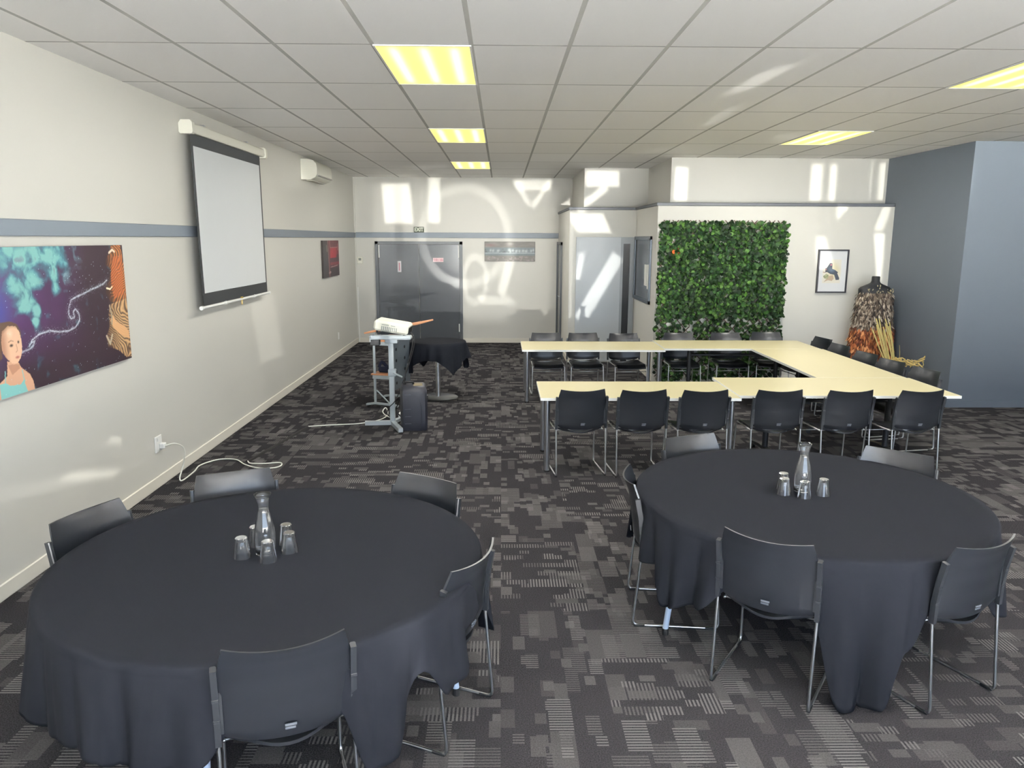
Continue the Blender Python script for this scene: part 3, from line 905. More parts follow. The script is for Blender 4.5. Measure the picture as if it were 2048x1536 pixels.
def strip_art(X, Y):
    V = (Y-1.618)/.384; U = (X+.335)/.997
    n = fbm(X*7, Y*22, 5, 31); n2 = fbm(X*30, Y*30, 4, 44)
    C = np.ones(X.shape+(3,))*L((116, 112, 108))*(.55+.9*n)[..., None]
    C = blend(C, ((V > .30) & (V < .70))*.85, L((104, 116, 120)))
    C = blend(C, (np.abs(V-.42) < .035)*(.4+.6*n2), L((164, 174, 178)))
    C = blend(C, ((V > .44) & (V < .64) & (n2 > .53))*.7, L((66, 72, 74)))
    C = blend(C, np.exp(-((U-.5)/.06)**2-((V-.9)/.10)**2)*.7, L((188, 184, 176)))
    for (a, b, s) in ((.12, .56, .02), (.17, .55, .02), (.27, .54, .03), (.49, .58, .03), (.51, .50, .02), (.56, .55, .02), (.63, .53, .03), (.69, .52, .02), (.76, .54, .03), (.82, .52, .03), (.92, .53, .02), (.965, .57, .015)):
        C = blend(C, np.exp(-((U-a)/s)**2-((V-b-.3*(U-a))/.07)**2)*.8, L((198, 206, 208)))
    C = blend(C, ((V < .26) & (n2 > .56))*.5, L((164, 156, 150)))
    C = blend(C, np.exp(-((U-.12)/.1)**2-((V-.82)/.06)**2)*.6, L((120, 84, 84)))
    C = blend(C, ((U < .015) | (U > .985) | (V < .03) | (V > .97))*.5, L((80, 80, 76)))
    return C
o = canvas('canvas_print', -.335, .662, 1.618, 2.002, 220, 90, strip_art, lambda a, z, d: (a, BY-d, z), thick=.025)
tag(o, 'wide low grey landscape canvas on the back wall right of the door', 'painting')

bird = [(4.728, 1.737), (4.763, 1.731), (4.766, 1.654), (4.81, 1.637), (4.855, 1.604), (4.842, 1.593), (4.877, 1.52), (4.873, 1.498), (4.828, 1.495), (4.799, 1.57), (4.741, 1.581), (4.694, 1.609), (4.669, 1.603), (4.664, 1.659), (4.683, 1.664)]
def bird_art(X, Y):
    n = fbm(X*60, Y*60, 4, 8)
    C = np.ones(X.shape+(3,))*L((214, 215, 216))
    C = blend(C, ((X > 4.632) & (X < 4.892) & (Y > 1.448) & (Y < 1.79)), L((216, 212, 200)))
    C = blend(C, np.exp(-(((X-4.79)/.09)**2+((Y-1.62)/.12)**2)**2)*.8, L((206, 196, 158)))
    C = blend(C, inpoly(X, Y, [(4.654, 1.463), (4.715, 1.492), (4.772, 1.481), (4.798, 1.514), (4.782, 1.564), (4.721, 1.553)])*.85, L((164, 140, 116)))
    g = inpoly(X, Y, [(4.642, 1.547), (4.684, 1.586), (4.72, 1.564), (4.713, 1.514), (4.662, 1.514)])
    C = blend(C, g*.85, L((140, 144, 104))); C = blend(C, g*(n > .5)*.8, L((70, 78, 50)))
    b = inpoly(X, Y, bird)
    C = blend(C, b, L((52, 58, 68))); C = blend(C, b*np.exp(-(((X-4.755)/.04)**2+((Y-1.63)/.03)**2))*.7, L((92, 110, 128)))
    C = blend(C, np.exp(-(((X-4.746)/.012)**2+((Y-1.71)/.010)**2)**2), L((190, 120, 128)))
    C = blend(C, np.exp(-(((X-4.676)/.009)**2+((Y-1.643)/.010)**2)**2), L((180, 120, 116)))
    C = blend(C, (seg_dist(X, Y, [(4.638, 1.606), (4.67, 1.60)]) < .004), L((120, 90, 80)))
    return C
t = thing('framed_picture', 'black framed print of a dark bird on white mount', 'picture', (0, 0, 0))
w = MB()
for (a, b, c, d) in ((4.548, 4.990, 1.310, 1.330), (4.548, 4.990, 1.908, 1.928), (4.548, 4.570, 1.330, 1.908), (4.968, 4.990, 1.330, 1.908)):
    w.box(a, b, 11.065, 11.098, c, d, bev=.002)
build('frame', w, m_frame, t)
o = canvas('print', 4.570, 4.968, 1.330, 1.908, 200, 290, bird_art, lambda a, z, d: (a, 11.09-d, z), thick=.01)
o.parent = t

# ------------------------------------------------------------------ meeting tables
TH = .69
def table_top(w, x0, x1, y0, y1, t):
    tp = build('tabletop', MB().box(x0+.002, x1-.002, y0+.002, y1-.002, TH-.0235, TH, bev=.002), m_top, t)
    b = MB()
    for (a, c, d, e) in ((x0, x1, y0, y0+.0025), (x0, x1, y1-.0025, y1), (x0, x0+.0025, y0+.0025, y1-.0025), (x1-.0025, x1, y0+.0025, y1-.0025)):
        b.box(a, c, d, e, TH-.025, TH-.0005)
    build('edge_strip', b, m_edge, tp)
def post_table(x0, x1, y0, y1, label):
    cx, cy = (x0+x1)/2, (y0+y1)/2
    t = thing('meeting_table', label, 'table', (cx, cy, 0), 0, 'cream topped tables with round steel legs')
    hx, hy = (x1-x0)/2, (y1-y0)/2
    table_top(None, -hx, hx, -hy, hy, t)
    for sx in (-1, 1):
        for sy in (-1, 1):
            X = sx*(hx-.065); Y = sy*(hy-.065)
            lg = build('leg', MB().lathe([(.025, .012), (.025, TH-.025)], 20, (X, Y, 0)), m_steel, t, smooth=True)
            build('foot', MB().lathe([(.024, 0), (.026, .014)], 16, (X, Y, 0)), m_rubber, lg)
    b = MB().box(-hx+.09, hx-.09, -.02, .02, TH-.065, TH-.025)
    build('under_rail', b, m_blackmetal, t)
def flip_table(x0, x1, y0, y1, label, along='x'):
    cx, cy = (x0+x1)/2, (y0+y1)/2
    t = thing('meeting_table', label, 'table', (cx, cy, 0), 0, 'cream topped tables with black centre posts')
    hx, hy = (x1-x0)/2, (y1-y0)/2
    table_top(None, -hx, hx, -hy, hy, t)
    off = (hx if along == 'x' else hy)-.42
    for s in (-1, 1):
        q = (lambda a, b, z: (s*off+a, b, z)) if along == 'x' else (lambda a, b, z: (b, s*off+a, z))
        p = build('post', MB().tube([q(0, 0, .08), q(0, 0, TH-.06)], .028, 14), m_blackmetal, t, smooth=True)
        b = MB()
        b.tube([q(0, -.34, .055), q(0, -.1, .085), q(0, .1, .085), q(0, .34, .055)], 0, sect=[(-.015, -.028), (.015, -.028), (.015, .028), (-.015, .028)])
        ft = build('foot_bar', b, m_blackmetal, t)
        for k in (-.33, .33):
            c = MB().tube([q(-.012, k, .027), q(.012, k, .027)], .027, 14)
            build('castor', c, m_rubber, ft, smooth=True)
        b = MB().tube([q(0, -.3, TH-.05), q(0, .3, TH-.05)], 0, sect=[(-.02, -.02), (.02, -.02), (.02, .02), (-.02, .02)])
        build('top_bracket', b, m_blackmetal, t)
    if along == 'x':
        b = MB().tube([(-off, 0, TH-.14), (off, 0, TH-.14)], .018, 10)
    else:
        b = MB().tube([(0, -off, TH-.14), (0, off, TH-.14)], .018, 10)
    build('cross_beam', b, m_blackmetal, t)
post_table(.345, 2.118, 6.57, 7.37, 'cream table at the front left of the U, nearest the aisle')
flip_table(2.135, 4.145, 6.69, 7.60, 'cream table forming the front right corner of the U')
flip_table(3.20, 4.12, 7.605, 9.66, 'cream table running lengthways along the right side of the U', 'y')
flip_table(2.09, 4.10, 9.665, 10.49, 'cream table at the back right of the U, before the ivy')
post_table(.262, 2.07, 9.53, 10.34, 'cream table at the back left of the U, before the corridor door')

# ------------------------------------------------------------------ stacking chair
def prof(v):
    """side profile of the back shell: (y, z) at its edges"""
    pts = [(0, -.178, .436), (.06, -.187, .452), (.25, -.188, .52), (.5, -.196, .610), (.75, -.213, .700), (1, -.246, .790)]
    for (a, y0, z0), (b, y1, z1) in zip(pts[:-1], pts[1:]):
        if v <= b:
            q = (v-a)/(b-a); return y0+(y1-y0)*q, z0+(z1-z0)*q
    return pts[-1][1:]
def wid(v):
    if v < .1: return .178+.034*sqrt(v/.1)
    if v < .72: return .212
    return .212-.020*((v-.72)/.28)**1.3
def back_pt(u, v, off):
    y, z = prof(v); U = 2*u-1
    bulge = .046*(1-U*U)*(.75+.25*min(1, v*3))
    zz = z+(-.012*(1-U*U) if v > .98 else 0)-(.014*(1-abs(U)**3) if v < .02 else 0)
    return (U*wid(v), y-bulge+off, zz)
def seat_pt(u, v, off):
    U = 2*u-1; y0 = -.168-.046*(1-U*U); y = y0+(.235-y0)*v
    wz = .195 if v > .06 else .195-.05*(1-v/.06)
    z = .424-.032*(1-U*U)*(1-.7*v)+(.010*((.2-v)/.2)**2 if v < .2 else 0)-(.045*((v-.85)/.15)**2 if v > .85 else 0)
    return (U*wz, y, z+off)
def make_chair():
    t = thing('stacking_chair', '', 'chair')
    build('seat', MB().shell(lambda u, v: seat_pt(u, v, 0), lambda u, v: seat_pt(u, v, -.013), 10, 14), m_plastic, t, smooth=True)
    bk = build('backrest', MB().shell(lambda u, v: back_pt(1-u, v, 0), lambda u, v: back_pt(1-u, v, .009), 14, 16), m_plastic, t, smooth=True)
    y, z = prof(.16)
    build('maker_mark', MB().box(-.012, .026, y-.0525, y-.0495, z-.010, z-.002).box(-.012, .022, y-.0515, y-.0485, z-.022, z-.014), mat_mark, bk)
    for s in (-1, 1):
        x = .221*s
        pth = fillet([(x, -.191, .50), (x, -.190, .43), (x, -.228, .0065), (x, .232, .0065), (x*.97, .205, .408), (x*.93, -.14, .404)], .035, 5)
        fr = build('sled_frame', MB().tube(pth, .0072, 8), m_chrome, t, smooth='all')
        for yy in (-.19, .19):
            build('glide', MB().box(x-.009, x+.009, yy-.03, yy+.03, 0, .012, bev=.003), m_rubber, fr)
        sl = MB().tube([(x, -.222, .718), (x, -.202, .62), (x, -.191, .52), (x, -.190, .428)], 0, sect=[(-.014, -.010), (.010, -.010), (.014, -.006), (.014, .006), (.010, .010), (-.014, .010)], up=(0, 1, 0))
        sl.box(min(x, x-s*.02), max(x, x-s*.02), -.200, -.190, .47, .62)
        b = build('back_bracket', sl, m_sleeve, t, smooth=True)
        for z in (.52, .60):
            yy = -.189-.12*(z-.52)
            build('rivet', MB().box(x-.0115, x+.0115, yy-.0175, yy-.012, z-.006, z+.006, bev=.002), m_sleeve, b)
    w = MB().tube([(-.206, .20, .385), (.206, .20, .385)], .0055, 8)
    build('stretcher', w, m_chrome, t, smooth='all')
    w = MB().tube([(-.215, .206, .325), (.215, .206, .325)], .005, 8)
    build('stretcher', w, m_chrome, t, smooth='all')
    w = MB().tube([(-.205, -.13, .404), (.205, -.13, .404)], .0055, 8)
    build('stretcher', w, m_chrome, t, smooth='all')
    return t
mat_mark = mat('worn_moulded_mark', (92, 96, 104), .5)
CHAIR = make_chair(); used = [False]
def chair(cx, cy, deg, label, group):
    """cx, cy: middle of the backrest top edge corners; deg: heading of the sitter from +y, counter clockwise"""
    a = radians(deg)
    o = CHAIR if not used[0] else copy_tree(CHAIR)
    used[0] = True
    o.location = (cx-sin(a)*.24, cy+cos(a)*.24, 0)
    o.rotation_euler = (0, 0, a)
    tag(o, label, 'chair', group)
LT = (-1.0, 3.18); RTB = (1.665, 3.99); TR = .90
def at_table(c, ang):
    """heading (deg) and position for a chair whose back stands at angle ang around table c"""
    pass
G1 = 'chairs around the left round table'; G2 = 'chairs around the right round table'
left_chairs = [(-.70, 2.285, 20, 'black chair at the near edge of the left round table, back towards the camera'),
               (-.115, 2.965, 66, 'black chair at the right side of the left round table, seen in profile'),
               (-.40, 3.985, 147.5, 'black chair at the far right of the left round table, top of back showing'),
               (-1.48, 4.09, 205, 'black chair at the far side of the left round table, behind the carafe'),
               (-1.965, 3.475, 249, 'black chair between the left round table and the left wall')]
right_chairs = [(1.17, 3.155, -34.5, 'black chair at the near left of the right round table, back to the camera'),
                (2.10, 3.10, 24, 'black chair at the near right of the right round table, before its hanging cloth'),
                (.725, 4.055, -96, 'black chair at the left side of the right round table, turned edge on'),
                (1.25, 4.89, 203, 'black chair at the far left of the right round table'),
                (2.45, 4.52, 138, 'black chair at the far right of the right round table')]
for c in left_chairs: chair(*c, G1)
for c in right_chairs: chair(*c, G2)
G = 'chairs along the front of the meeting tables'
for x, y, r, l in ((.705, 6.47, 6.5, 'black chair at the left end of the front row at the meeting tables'),
                (1.235, 6.46, 5, 'second chair from the left in the front row at the meeting tables'),
                (1.77, 6.46, 4, 'third chair from the left in the front row at the meeting tables'),
                (2.42, 6.47, 2, 'fourth chair from the left in the front row at the meeting tables'),
                (3.035, 6.46, 4, 'fifth chair from the left in the front row at the meeting tables'),
                (3.665, 6.47, 6, 'black chair at the right end of the front row at the meeting tables')):
    chair(x, y, r, l, G)
G = 'chairs along the back of the meeting tables'
for x, y, r, l in ((.615, 10.50, 182, 'leftmost chair behind the back row of meeting tables'),
                (1.125, 10.51, 183, 'second chair from the left behind the back tables, before the grey door'),
                (1.68, 10.47, 186, 'chair behind the back tables under the office window'),
                (2.455, 10.56, 181, 'leftmost of the three chairs in front of the ivy'),
                (3.12, 10.58, 180, 'middle of the three chairs in front of the ivy'),
                (3.72, 10.66, 176, 'rightmost of the three chairs in front of the ivy')):
    chair(x, y, r, l, G)
G = 'chairs along the right side of the meeting tables'
for x, y, r, l in ((4.27, 10.02, 100, 'farthest chair at the right side tables, below the bird picture'),
                (4.215, 9.37, 99, 'second farthest chair at the right side of the meeting tables'),
                (4.22, 8.68, 100, 'middle chair at the right side tables, before the feather cloak'),
                (4.235, 8.13, 102, 'fourth chair at the right side tables, beside the woven straw'),
                (4.30, 7.57, 100, 'nearest chair at the right side of the meeting tables')):
    chair(x, y, r, l, G)

# ------------------------------------------------------------------ round tables with cloths
def interp_ring(keys, a):
    ks = sorted(keys); a = a % 360
    ext = [(ks[-1][0]-360, *ks[-1][1:])]+ks+[(ks[0][0]+360, *ks[0][1:])]
    for p, q in zip(ext[:-1], ext[1:]):
        if p[0] <= a <= q[0]:
            f = (a-p[0])/(q[0]-p[0]+1e-9); f = f*f*(3-2*f)
            return p[1]+(q[1]-p[1])*f
    return ks[0][1]
def round_table(c, label, clabel, hem, chairs, seed, legs):
    t = thing('round_table', label, 'table', (c[0], c[1], 0), 0, 'round banquet tables under black cloths')
    build('tabletop', MB().lathe([(0, .662), (TR-.01, .662), (TR-.004, .668), (TR-.004, .684), (TR-.012, .690), (0, .690)], 64), m_top, t, smooth=True)
    for (X, Y) in legs:
        p = Vector((X-c[0], Y-c[1], 0)); q = p*.9
        lg = build('leg', MB().tube([(p.x, p.y, .03), (q.x, q.y, .66)], .0155, 14), m_legblue, t, smooth=True)
        build('foot', MB().tube([(p.x, p.y, 0), (p.x, p.y, .035)], .018, 12), m_rubber, lg)
    r = random.Random(seed)
    ph = [(r.choice((8, 9, 10)), r.random()*6.28, .6), (r.choice((14, 15, 16)), r.random()*6.28, .45), (5, r.random()*6.28, .25), (27, r.random()*6.28, .12)]
    angs = []
    for (x, y, h, *_) in chairs:
        hx, hy = x-sin(radians(h))*.2, y+cos(radians(h))*.2
        angs.append(math.degrees(atan2(hy-c[1], hx-c[0])))
    NA = 360; NR = 26; ND = 26
    vs = []; fs = []
    ztop = .6975
    for j in range(NR+1):
        rad = (TR+.004)*((j+.3)/(NR+.3))
        for i in range(NA):
            a = 2*pi*i/NA
            vs.append((rad*cos(a), rad*sin(a), ztop+.0006*sin(3*a+rad*9)*(rad/TR)))
    for j in range(1, ND+1):
        q = j/ND
        for i in range(NA):
            a = 2*pi*i/NA; dg = i*360/NA
            hz = interp_ring(hem, dg)
            blk = 0.
            for g in angs:
                d = abs((dg-g+180) % 360-180)
                blk = max(blk, 1/(1+exp((d-13.)/.9)))
            drop = ztop-hz
            drop = drop*(1-blk)+min(drop, .20)*blk
            f = sum(w_*(1.7*abs(cos(n*a+p+.35*q*sin(3*a+p)))**.75-1) for n, p, w_ in ph)
            amp = .045*q**.9*(1-.85*blk)*min(1.3, drop/.35)
            round_ = .016*(1-exp(-q*9))
            rad = TR+.004+round_+amp*(f+.4)-.012*q*blk+.012*q*(1-blk)*(drop/.4)
            z = ztop-drop*q-.0
            z = z-(.002 if q > .0 else 0)
            if j == 1: z = ztop-.010; rad = TR+.014
            aa = a+.05*q*sin(7*a+ph[0][1])*(1-blk)
            vs.append((rad*cos(aa), rad*sin(aa), z))
    R_ = NR+1+ND
    for j in range(R_-1):
        for i in range(NA):
            i2 = (i+1) % NA
            fs.append((j*NA+i, j*NA+i2, (j+1)*NA+i2, (j+1)*NA+i))
    fs.append(tuple(reversed(range(NA))))
    w = MB().add(vs, fs)
    cl = build('tablecloth', w, m_cloth, smooth='all', loc=(c[0], c[1], 0))
    m_ = cl.modifiers.new('thickness', 'SOLIDIFY'); m_.thickness = .0015; m_.offset = -1
    tag(cl, clabel, 'tablecloth', 'black cloths on the round banquet tables')
hemL = [(0, .30), (40, .3), (90, .32), (150, .33), (200, .33), (226, .33), (244, .37), (256, .34), (270, .36), (290, .30), (304, .22), (312, .27), (322, .5), (327, .36), (338, .36), (350, .40)]
round_table(LT, 'round banquet table at the left front, under a black cloth', 'black cloth draped over the left round table, hanging in soft folds', hemL, left_chairs, 3,
            [(-.205, 3.20), (-1.045, 2.40), (-1.80, 3.2), (-1.0, 3.98)])
hemR = [(20, .3), (90, .3), (150, .3), (180, .34), (198, .42), (207, .27), (222, .33), (232, .38), (247, .12), (259, .02), (264, .015), (272, .05), (278, .30), (284, .42), (294, .40), (315, .31), (340, .3)]
round_table(RTB, 'round banquet table at the right front, under a black cloth', 'black cloth draped over the right round table, one corner touching the carpet', hemR, right_chairs, 8,
            [(.874, 3.741), (1.56, 3.24), (2.40, 4.2), (1.75, 4.72)])

# ------------------------------------------------------------------ carafes and glasses
def carafe(x, y, label, emblem):
    Z0 = .6985
    t = thing('carafe', label, 'carafe', (x, y, Z0), 0, 'glass water carafes')
    outer = [(0, 0), (.036, 0), (.043, .006), (.0445, .02), (.045, .06), (.046, .075) if emblem else (.045, .075), (.043, .11), (.036, .15), (.0265, .185), (.022, .212), (.0235, .232), (.030, .258), (.0365, .274)]
    inner = [(.0345, .273), (.028, .257), (.0213, .232), (.0198, .212), (.0243, .185), (.0338, .15), (.0408, .11), (.0428, .075), (.0425, .03), (.040, .014), (.030, .009), (0, .0085)]
    build('glass_body', MB().lathe(outer+inner, 40), m_glass, t, smooth='all')
    wt = [(0, .0089), (.0298, .0094), (.0396, .0144), (.0421, .03), (.0424, .075), (.0404, .11), (.0334, .15), (.0239, .185), (.0196, .205), (0, .205)]
    build('water', MB().lathe(wt, 40), m_water, t, smooth='all')
    if emblem:
        w = MB(); q = []
        for k in range(25):
            a = 2*pi*k/24
            ang = -pi/2-.15+.3*cos(a)
            q.append((.0435*cos(ang), .0435*sin(ang), .105+.014*sin(a)))
        w.tube(q, .0012, 6)
        build('embossed_ring', w, m_glass, t, smooth='all')
carafe(-1.035, 3.185, 'glass carafe of water among five upturned glasses on the left round table', False)
carafe(1.66, 4.02, 'glass carafe with an embossed ring on the right round table', True)
def make_glass():
    t = thing('water_glass', '', 'glass')
    outer = [(0, .090), (.0225, .090), (.0255, .087), (.0265, .075), (.0275, .066), (.030, .050), (.0385, .0)]
    inner = [(.0372, .0), (.0288, .050), (.0262, .066), (.0240, .072), (0, .0735)]
    o = build('glass_body', MB().lathe(outer+inner, 36), m_glass, t, smooth=True)
    return t
GLS = make_glass(); gu = [False]
def glass(x, y, label, g):
    o = GLS if not gu[0] else copy_tree(GLS)
    gu[0] = True
    o.location = (x, y, .699)
    tag(o, label, 'glass', g)
g = 'upturned glasses on the left round table'
for x, y, l in ((-1.125, 3.145, 'upturned glass at the left front of the carafe on the left table'),
                (-1.000, 3.105, 'upturned glass directly in front of the carafe on the left table'),
                (-.935, 3.205, 'upturned glass at the right of the carafe on the left table'),
                (-.975, 3.30, 'upturned glass at the right behind the carafe on the left table'),
                (-1.105, 3.275, 'upturned glass at the left behind the carafe on the left table')):
    glass(x, y, l, g)
g = 'upturned glasses on the right round table'
for x, y, l in ((1.545, 3.98, 'upturned glass at the left front of the carafe on the right table'),
                (1.635, 3.925, 'upturned glass directly in front of the carafe on the right table'),
                (1.755, 3.965, 'upturned glass at the right of the carafe on the right table'),
                (1.575, 4.075, 'upturned glass at the left behind the carafe on the right table')):
    glass(x, y, l, g)

# ------------------------------------------------------------------ tall bar table behind the lectern
t = thing('pedestal_table', 'round pedestal table with steel column under a black cloth', 'table', (-.83, 9.90, 0))
build('base_disc', MB().lathe([(0, 0), (.255, 0), (.26, .006), (.25, .012), (.05, .022), (0, .022)], 40), m_disc, t, smooth=True)
build('column', MB().lathe([(.03, .02), (.03, .72)], 20), m_chrome, t, smooth=True)
build('tabletop', MB().lathe([(0, .72), (.355, .72), (.36, .73), (.355, .745), (0, .745)], 40), m_top, t, smooth=True)
w = MB(); NA = 240; vs = []; fs = []
for j in range(8):
    for i in range(NA):
        a = 2*pi*i/NA; r = .365*(j+.3)/7.3
        vs.append((r*cos(a), r*sin(a), .750))
for j in range(1, 17):
    q = j/16
    for i in range(NA):
        a = 2*pi*i/NA+.21
        sq = .56/max(abs(cos(a)), abs(sin(a)))          # square cloth: its corners hang lowest
        drop = min(sq, .75)-.36
        fold = sin(12*a+1)*.5+sin(20*a)*.3+sin(7*a+2)*.3
        r = .367+.012*(1-exp(-8*q))+.045*q*fold+.05*q*(drop/.4)
        a0 = a-.21
        vs.append((r*cos(a0), r*sin(a0), .748-drop*q))
for j in range(23):
    for i in range(NA):
        fs.append((j*NA+i, j*NA+(i+1) % NA, (j+1)*NA+(i+1) % NA, (j+1)*NA+i))
fs.append(tuple(reversed(range(NA))))
cl = build('tablecloth', MB().add(vs, fs), m_cloth, smooth='all', loc=(-.83, 9.90, 0))
tag(cl, 'small black cloth with hanging corners on the pedestal table', 'tablecloth')

# ------------------------------------------------------------------ projector stand, projector, lectern, speaker
t = thing('projector_stand', 'silver grey projector stand with splayed floor feet and tray', 'stand', (-1.215, 8.37, 0))
sq = lambda a, b: [(-a, -b), (a, -b), (a, b), (-a, b)]
build('column', MB().box(-.028, .028, -.022, .022, .03, .97, bev=.005), m_trolley, t)
w = MB(); w.tube([(-.305, -.03, .03), (.0, .0, .03)], 0, sect=sq(.022, .025)); build('foot_bar', w, m_trolley, t)
w = MB(); w.tube([(.0, .0, .03), (.135, -.36, .03)], 0, sect=sq(.022, .025)); build('foot_bar', w, m_trolley, t)
w = MB(); w.tube([(.0, .0, .03), (.10, .30, .03)], 0, sect=sq(.018, .02)); build('foot_bar', w, m_trolley, t)
build('tray', MB().box(-.20, .235, -.16, .16, .985, 1.0, bev=.004).box(-.20, .235, -.16, -.15, 1.0, 1.028).box(-.205, -.195, -.16, .16, .96, 1.028), m_trolley, t)
build('tray_bracket', MB().box(-.06, .08, -.05, .05, .93, .985, bev=.006), m_trolley, t)
build('clamp_block', MB().box(-.205, -.10, -.155, -.08, .92, .985, bev=.006), m_blackmetal, t)
w = MB().tube([(.02, -.02, .60), (.05, -.06, .595), (.13, -.10, .565)], .010, 8); w.box(-.035, .05, -.035, .03, .56, .64, bev=.006)
build('clamp_lever', w, m_trolley, t)
t = thing('projector', 'white projector tilted on the tray of the stand', 'projector', (-1.19, 8.36, 1.06))
t.rotation_euler = (radians(2), radians(9), radians(-6))
build('body', MB().box(-.19, .19, -.125, .125, 0, .115, bev=.022), m_ivory, t, smooth=False)
w = MB()
for i in range(9):
    w.box(-.10+i*.02, -.089+i*.02, -.1262, -.1245, .018, .062)
w.box(-.10, -.02, -.1262, -.1245, .075, .082); w.box(.0, .05, -.1262, -.1245, .075, .082)
build('vent_grille', w, mat('grey_vent', (140, 145, 140), .5), t)
build('port_panel', MB().box(.186, .192, -.09, .09, .02, .08), m_dark, t)
for sx in (-.15, .15):
    build('foot', MB().tube([(sx, -.09, -.028-.15*sx*0), (sx, -.09, .004)], .012, 10), m_rubber, t)
w = MB().tube(smooth_path([(-.99, 8.33, 1.05), (-.965, 8.30, .99), (-.985, 8.30, .85), (-1.03, 8.30, .70), (-1.06, 8.28, .55), (-1.10, 8.30, .38), (-1.15, 8.32, .25), (-1.17, 8.33, .18), (-1.12, 8.3, .12), (-1.07, 8.27, .10)], 6), .006, 8)
w.tube(smooth_path([(-.975, 8.34, 1.04), (-.95, 8.32, .95), (-1.0, 8.34, .75), (-1.09, 8.35, .5), (-1.17, 8.31, .30), (-1.24, 8.31, .22), (-1.27, 8.33, .14), (-1.22, 8.43, .05)], 6), .005, 8)
tag(build('projector_cable', w, m_cable, smooth='all'), 'black cables hanging from the projector down past the stand', 'cable')

t = thing('lectern', 'wheeled lectern with grey perforated side panel and beech shelves', 'lectern', (-1.33, 9.2, 0), radians(-16))
# local frame: x across the open front, y away from the camera
build('perforated_panel', MB().box(-.012, .002, 0, .56, .22, .84, bev=.002), m_panel, t)
w = MB()
for z in (.30, .44, .58, .72):
    for y in (.13, .39):
        w.tube([(.001, y, z), (.0035, y, z)], .020, 14)
build('panel_hole', w, m_dark, t)
for (x, y) in ((-.24, .02), (-.24, .54)):
    build('post', MB().tube([(x, y, .05), (x, y, .84)], .016, 12), m_trolley, t, smooth=True)
for y in (.02, .54):
    w = MB().tube([(-.36, y, .035), (-.24, y, .055), (-.02, y, .045), (.06, y, .03)], 0, sect=[(-.012, -.02), (.010, -.02), (.010, .02), (-.012, .02)])
    ft = build('foot_bar', w, m_trolley, t)
    for x in (-.33, .04):
        build('castor', MB().tube([(x, y-.01, .018), (x, y+.01, .018)], .018, 12), m_rubber, ft)
w = MB().tube([(-.22, .02, .22), (-.05, .02, .06)], .009, 8); build('brace', w, m_trolley, t)
for z in (.41, .825):
    s_ = build('shelf', MB().box(-.28, -.012, -.01, .57, z, z+.018, bev=.002), m_wood, t)
    build('shelf_bracket', MB().box(-.26, -.012, -.002, .02, z-.045, z), m_trolley, s_)
w = MB(); mt = Matrix.Translation((-.02, .3, .985)) @ Matrix.Rotation(radians(-11), 4, 'Y')
w.box(-.37, .36, -.25, .25, -.009, .009, mtx=mt, bev=.003)
build('reading_board', w, m_wood, t)
w = MB().tube(fillet([(.02, .38, .83), (.02, .38, 1.02), (-.10, .38, 1.02), (-.10, .38, .97)], .06, 6), .012, 10)
build('handle', w, m_chrome, t, smooth='all')
w = MB().tube([(-.25, .54, .40), (-.27, .56, .52), (-.26, .56, .82)], .004, 6); build('cable', w, m_cable, t)
b = MB().box(-.23, -.03, .08, .5, .429, .50, bev=.02)
b.tube(smooth_path([(-.22, .1, .49), (-.19, .12, .56), (-.14, .14, .51), (-.09, .12, .50), (-.05, .1, .57), (-.04, .1, .50)], 4), .02, 8)
tag(build('cloth_bag', b, m_navy), 'dark navy bag lying on the lower shelf of the lectern', 'bag')
bpy.data.objects['cloth_bag'].location = (-1.33, 9.2, 0); bpy.data.objects['cloth_bag'].rotation_euler = (0, 0, radians(-16))

t = thing('portable_speaker', 'black portable loudspeaker standing on the carpet beside the stand', 'speaker', (-.965, 8.25, 0), radians(8))
poly = [(-.145, -.07), (-.12, -.13), (.05, -.16), (.12, -.155), (.145, -.13), (.15, .10), (.14, .13), (-.12, .13), (-.145, .10)]
w = MB()
lv = [(0, .93), (.02, .98), (.10, 1.0), (.36, 1.0), (.43, .98), (.475, .9), (.49, .78)]
vs = []; n = len(poly)
for z, s_ in lv:
    vs += [(x*s_, y*s_+(.0 if z < .4 else .01*(z-.4)/.1), z) for x, y in poly]
fs = [tuple(reversed(range(n))), tuple((len(lv)-1)*n+i for i in range(n))]
for j in range(len(lv)-1):
    for i in range(n):
        fs.append((j*n+i, j*n+(i+1) % n, (j+1)*n+(i+1) % n, (j+1)*n+i))
w.add(vs, fs)
build('cabinet', w, m_speaker, t, smooth=True)
build('side_handle', MB().box(.142, .155, -.08, .04, .30, .38, bev=.005), m_rubber, t)
build('top_label', MB().box(.0, .10, -.10, .06, .4895, .4915), m_tan, t)
build('top_handle', MB().tube(fillet([(-.09, .0, .485), (-.09, .0, .515), (-.0, .0, .515), (-.0, .0, .485)], .015), .012, 8), m_rubber, t)
mm_ = mat('grey_moulding', (90, 92, 100), .4)
for z in (.08, .16, .24, .40):
    build('moulding_line', MB().box(-.10, -.03, -.1495, -.142, z, z+.003), mm_, t)
w = MB().tube(smooth_path([(-.03, -.137, .42), (.04, -.155, .37), (.075, -.160, .28), (.08, -.162, .12), (.06, -.158, .03)], 5), .003, 6)
build('back_ridge', w, m_speaker, t, smooth='all')

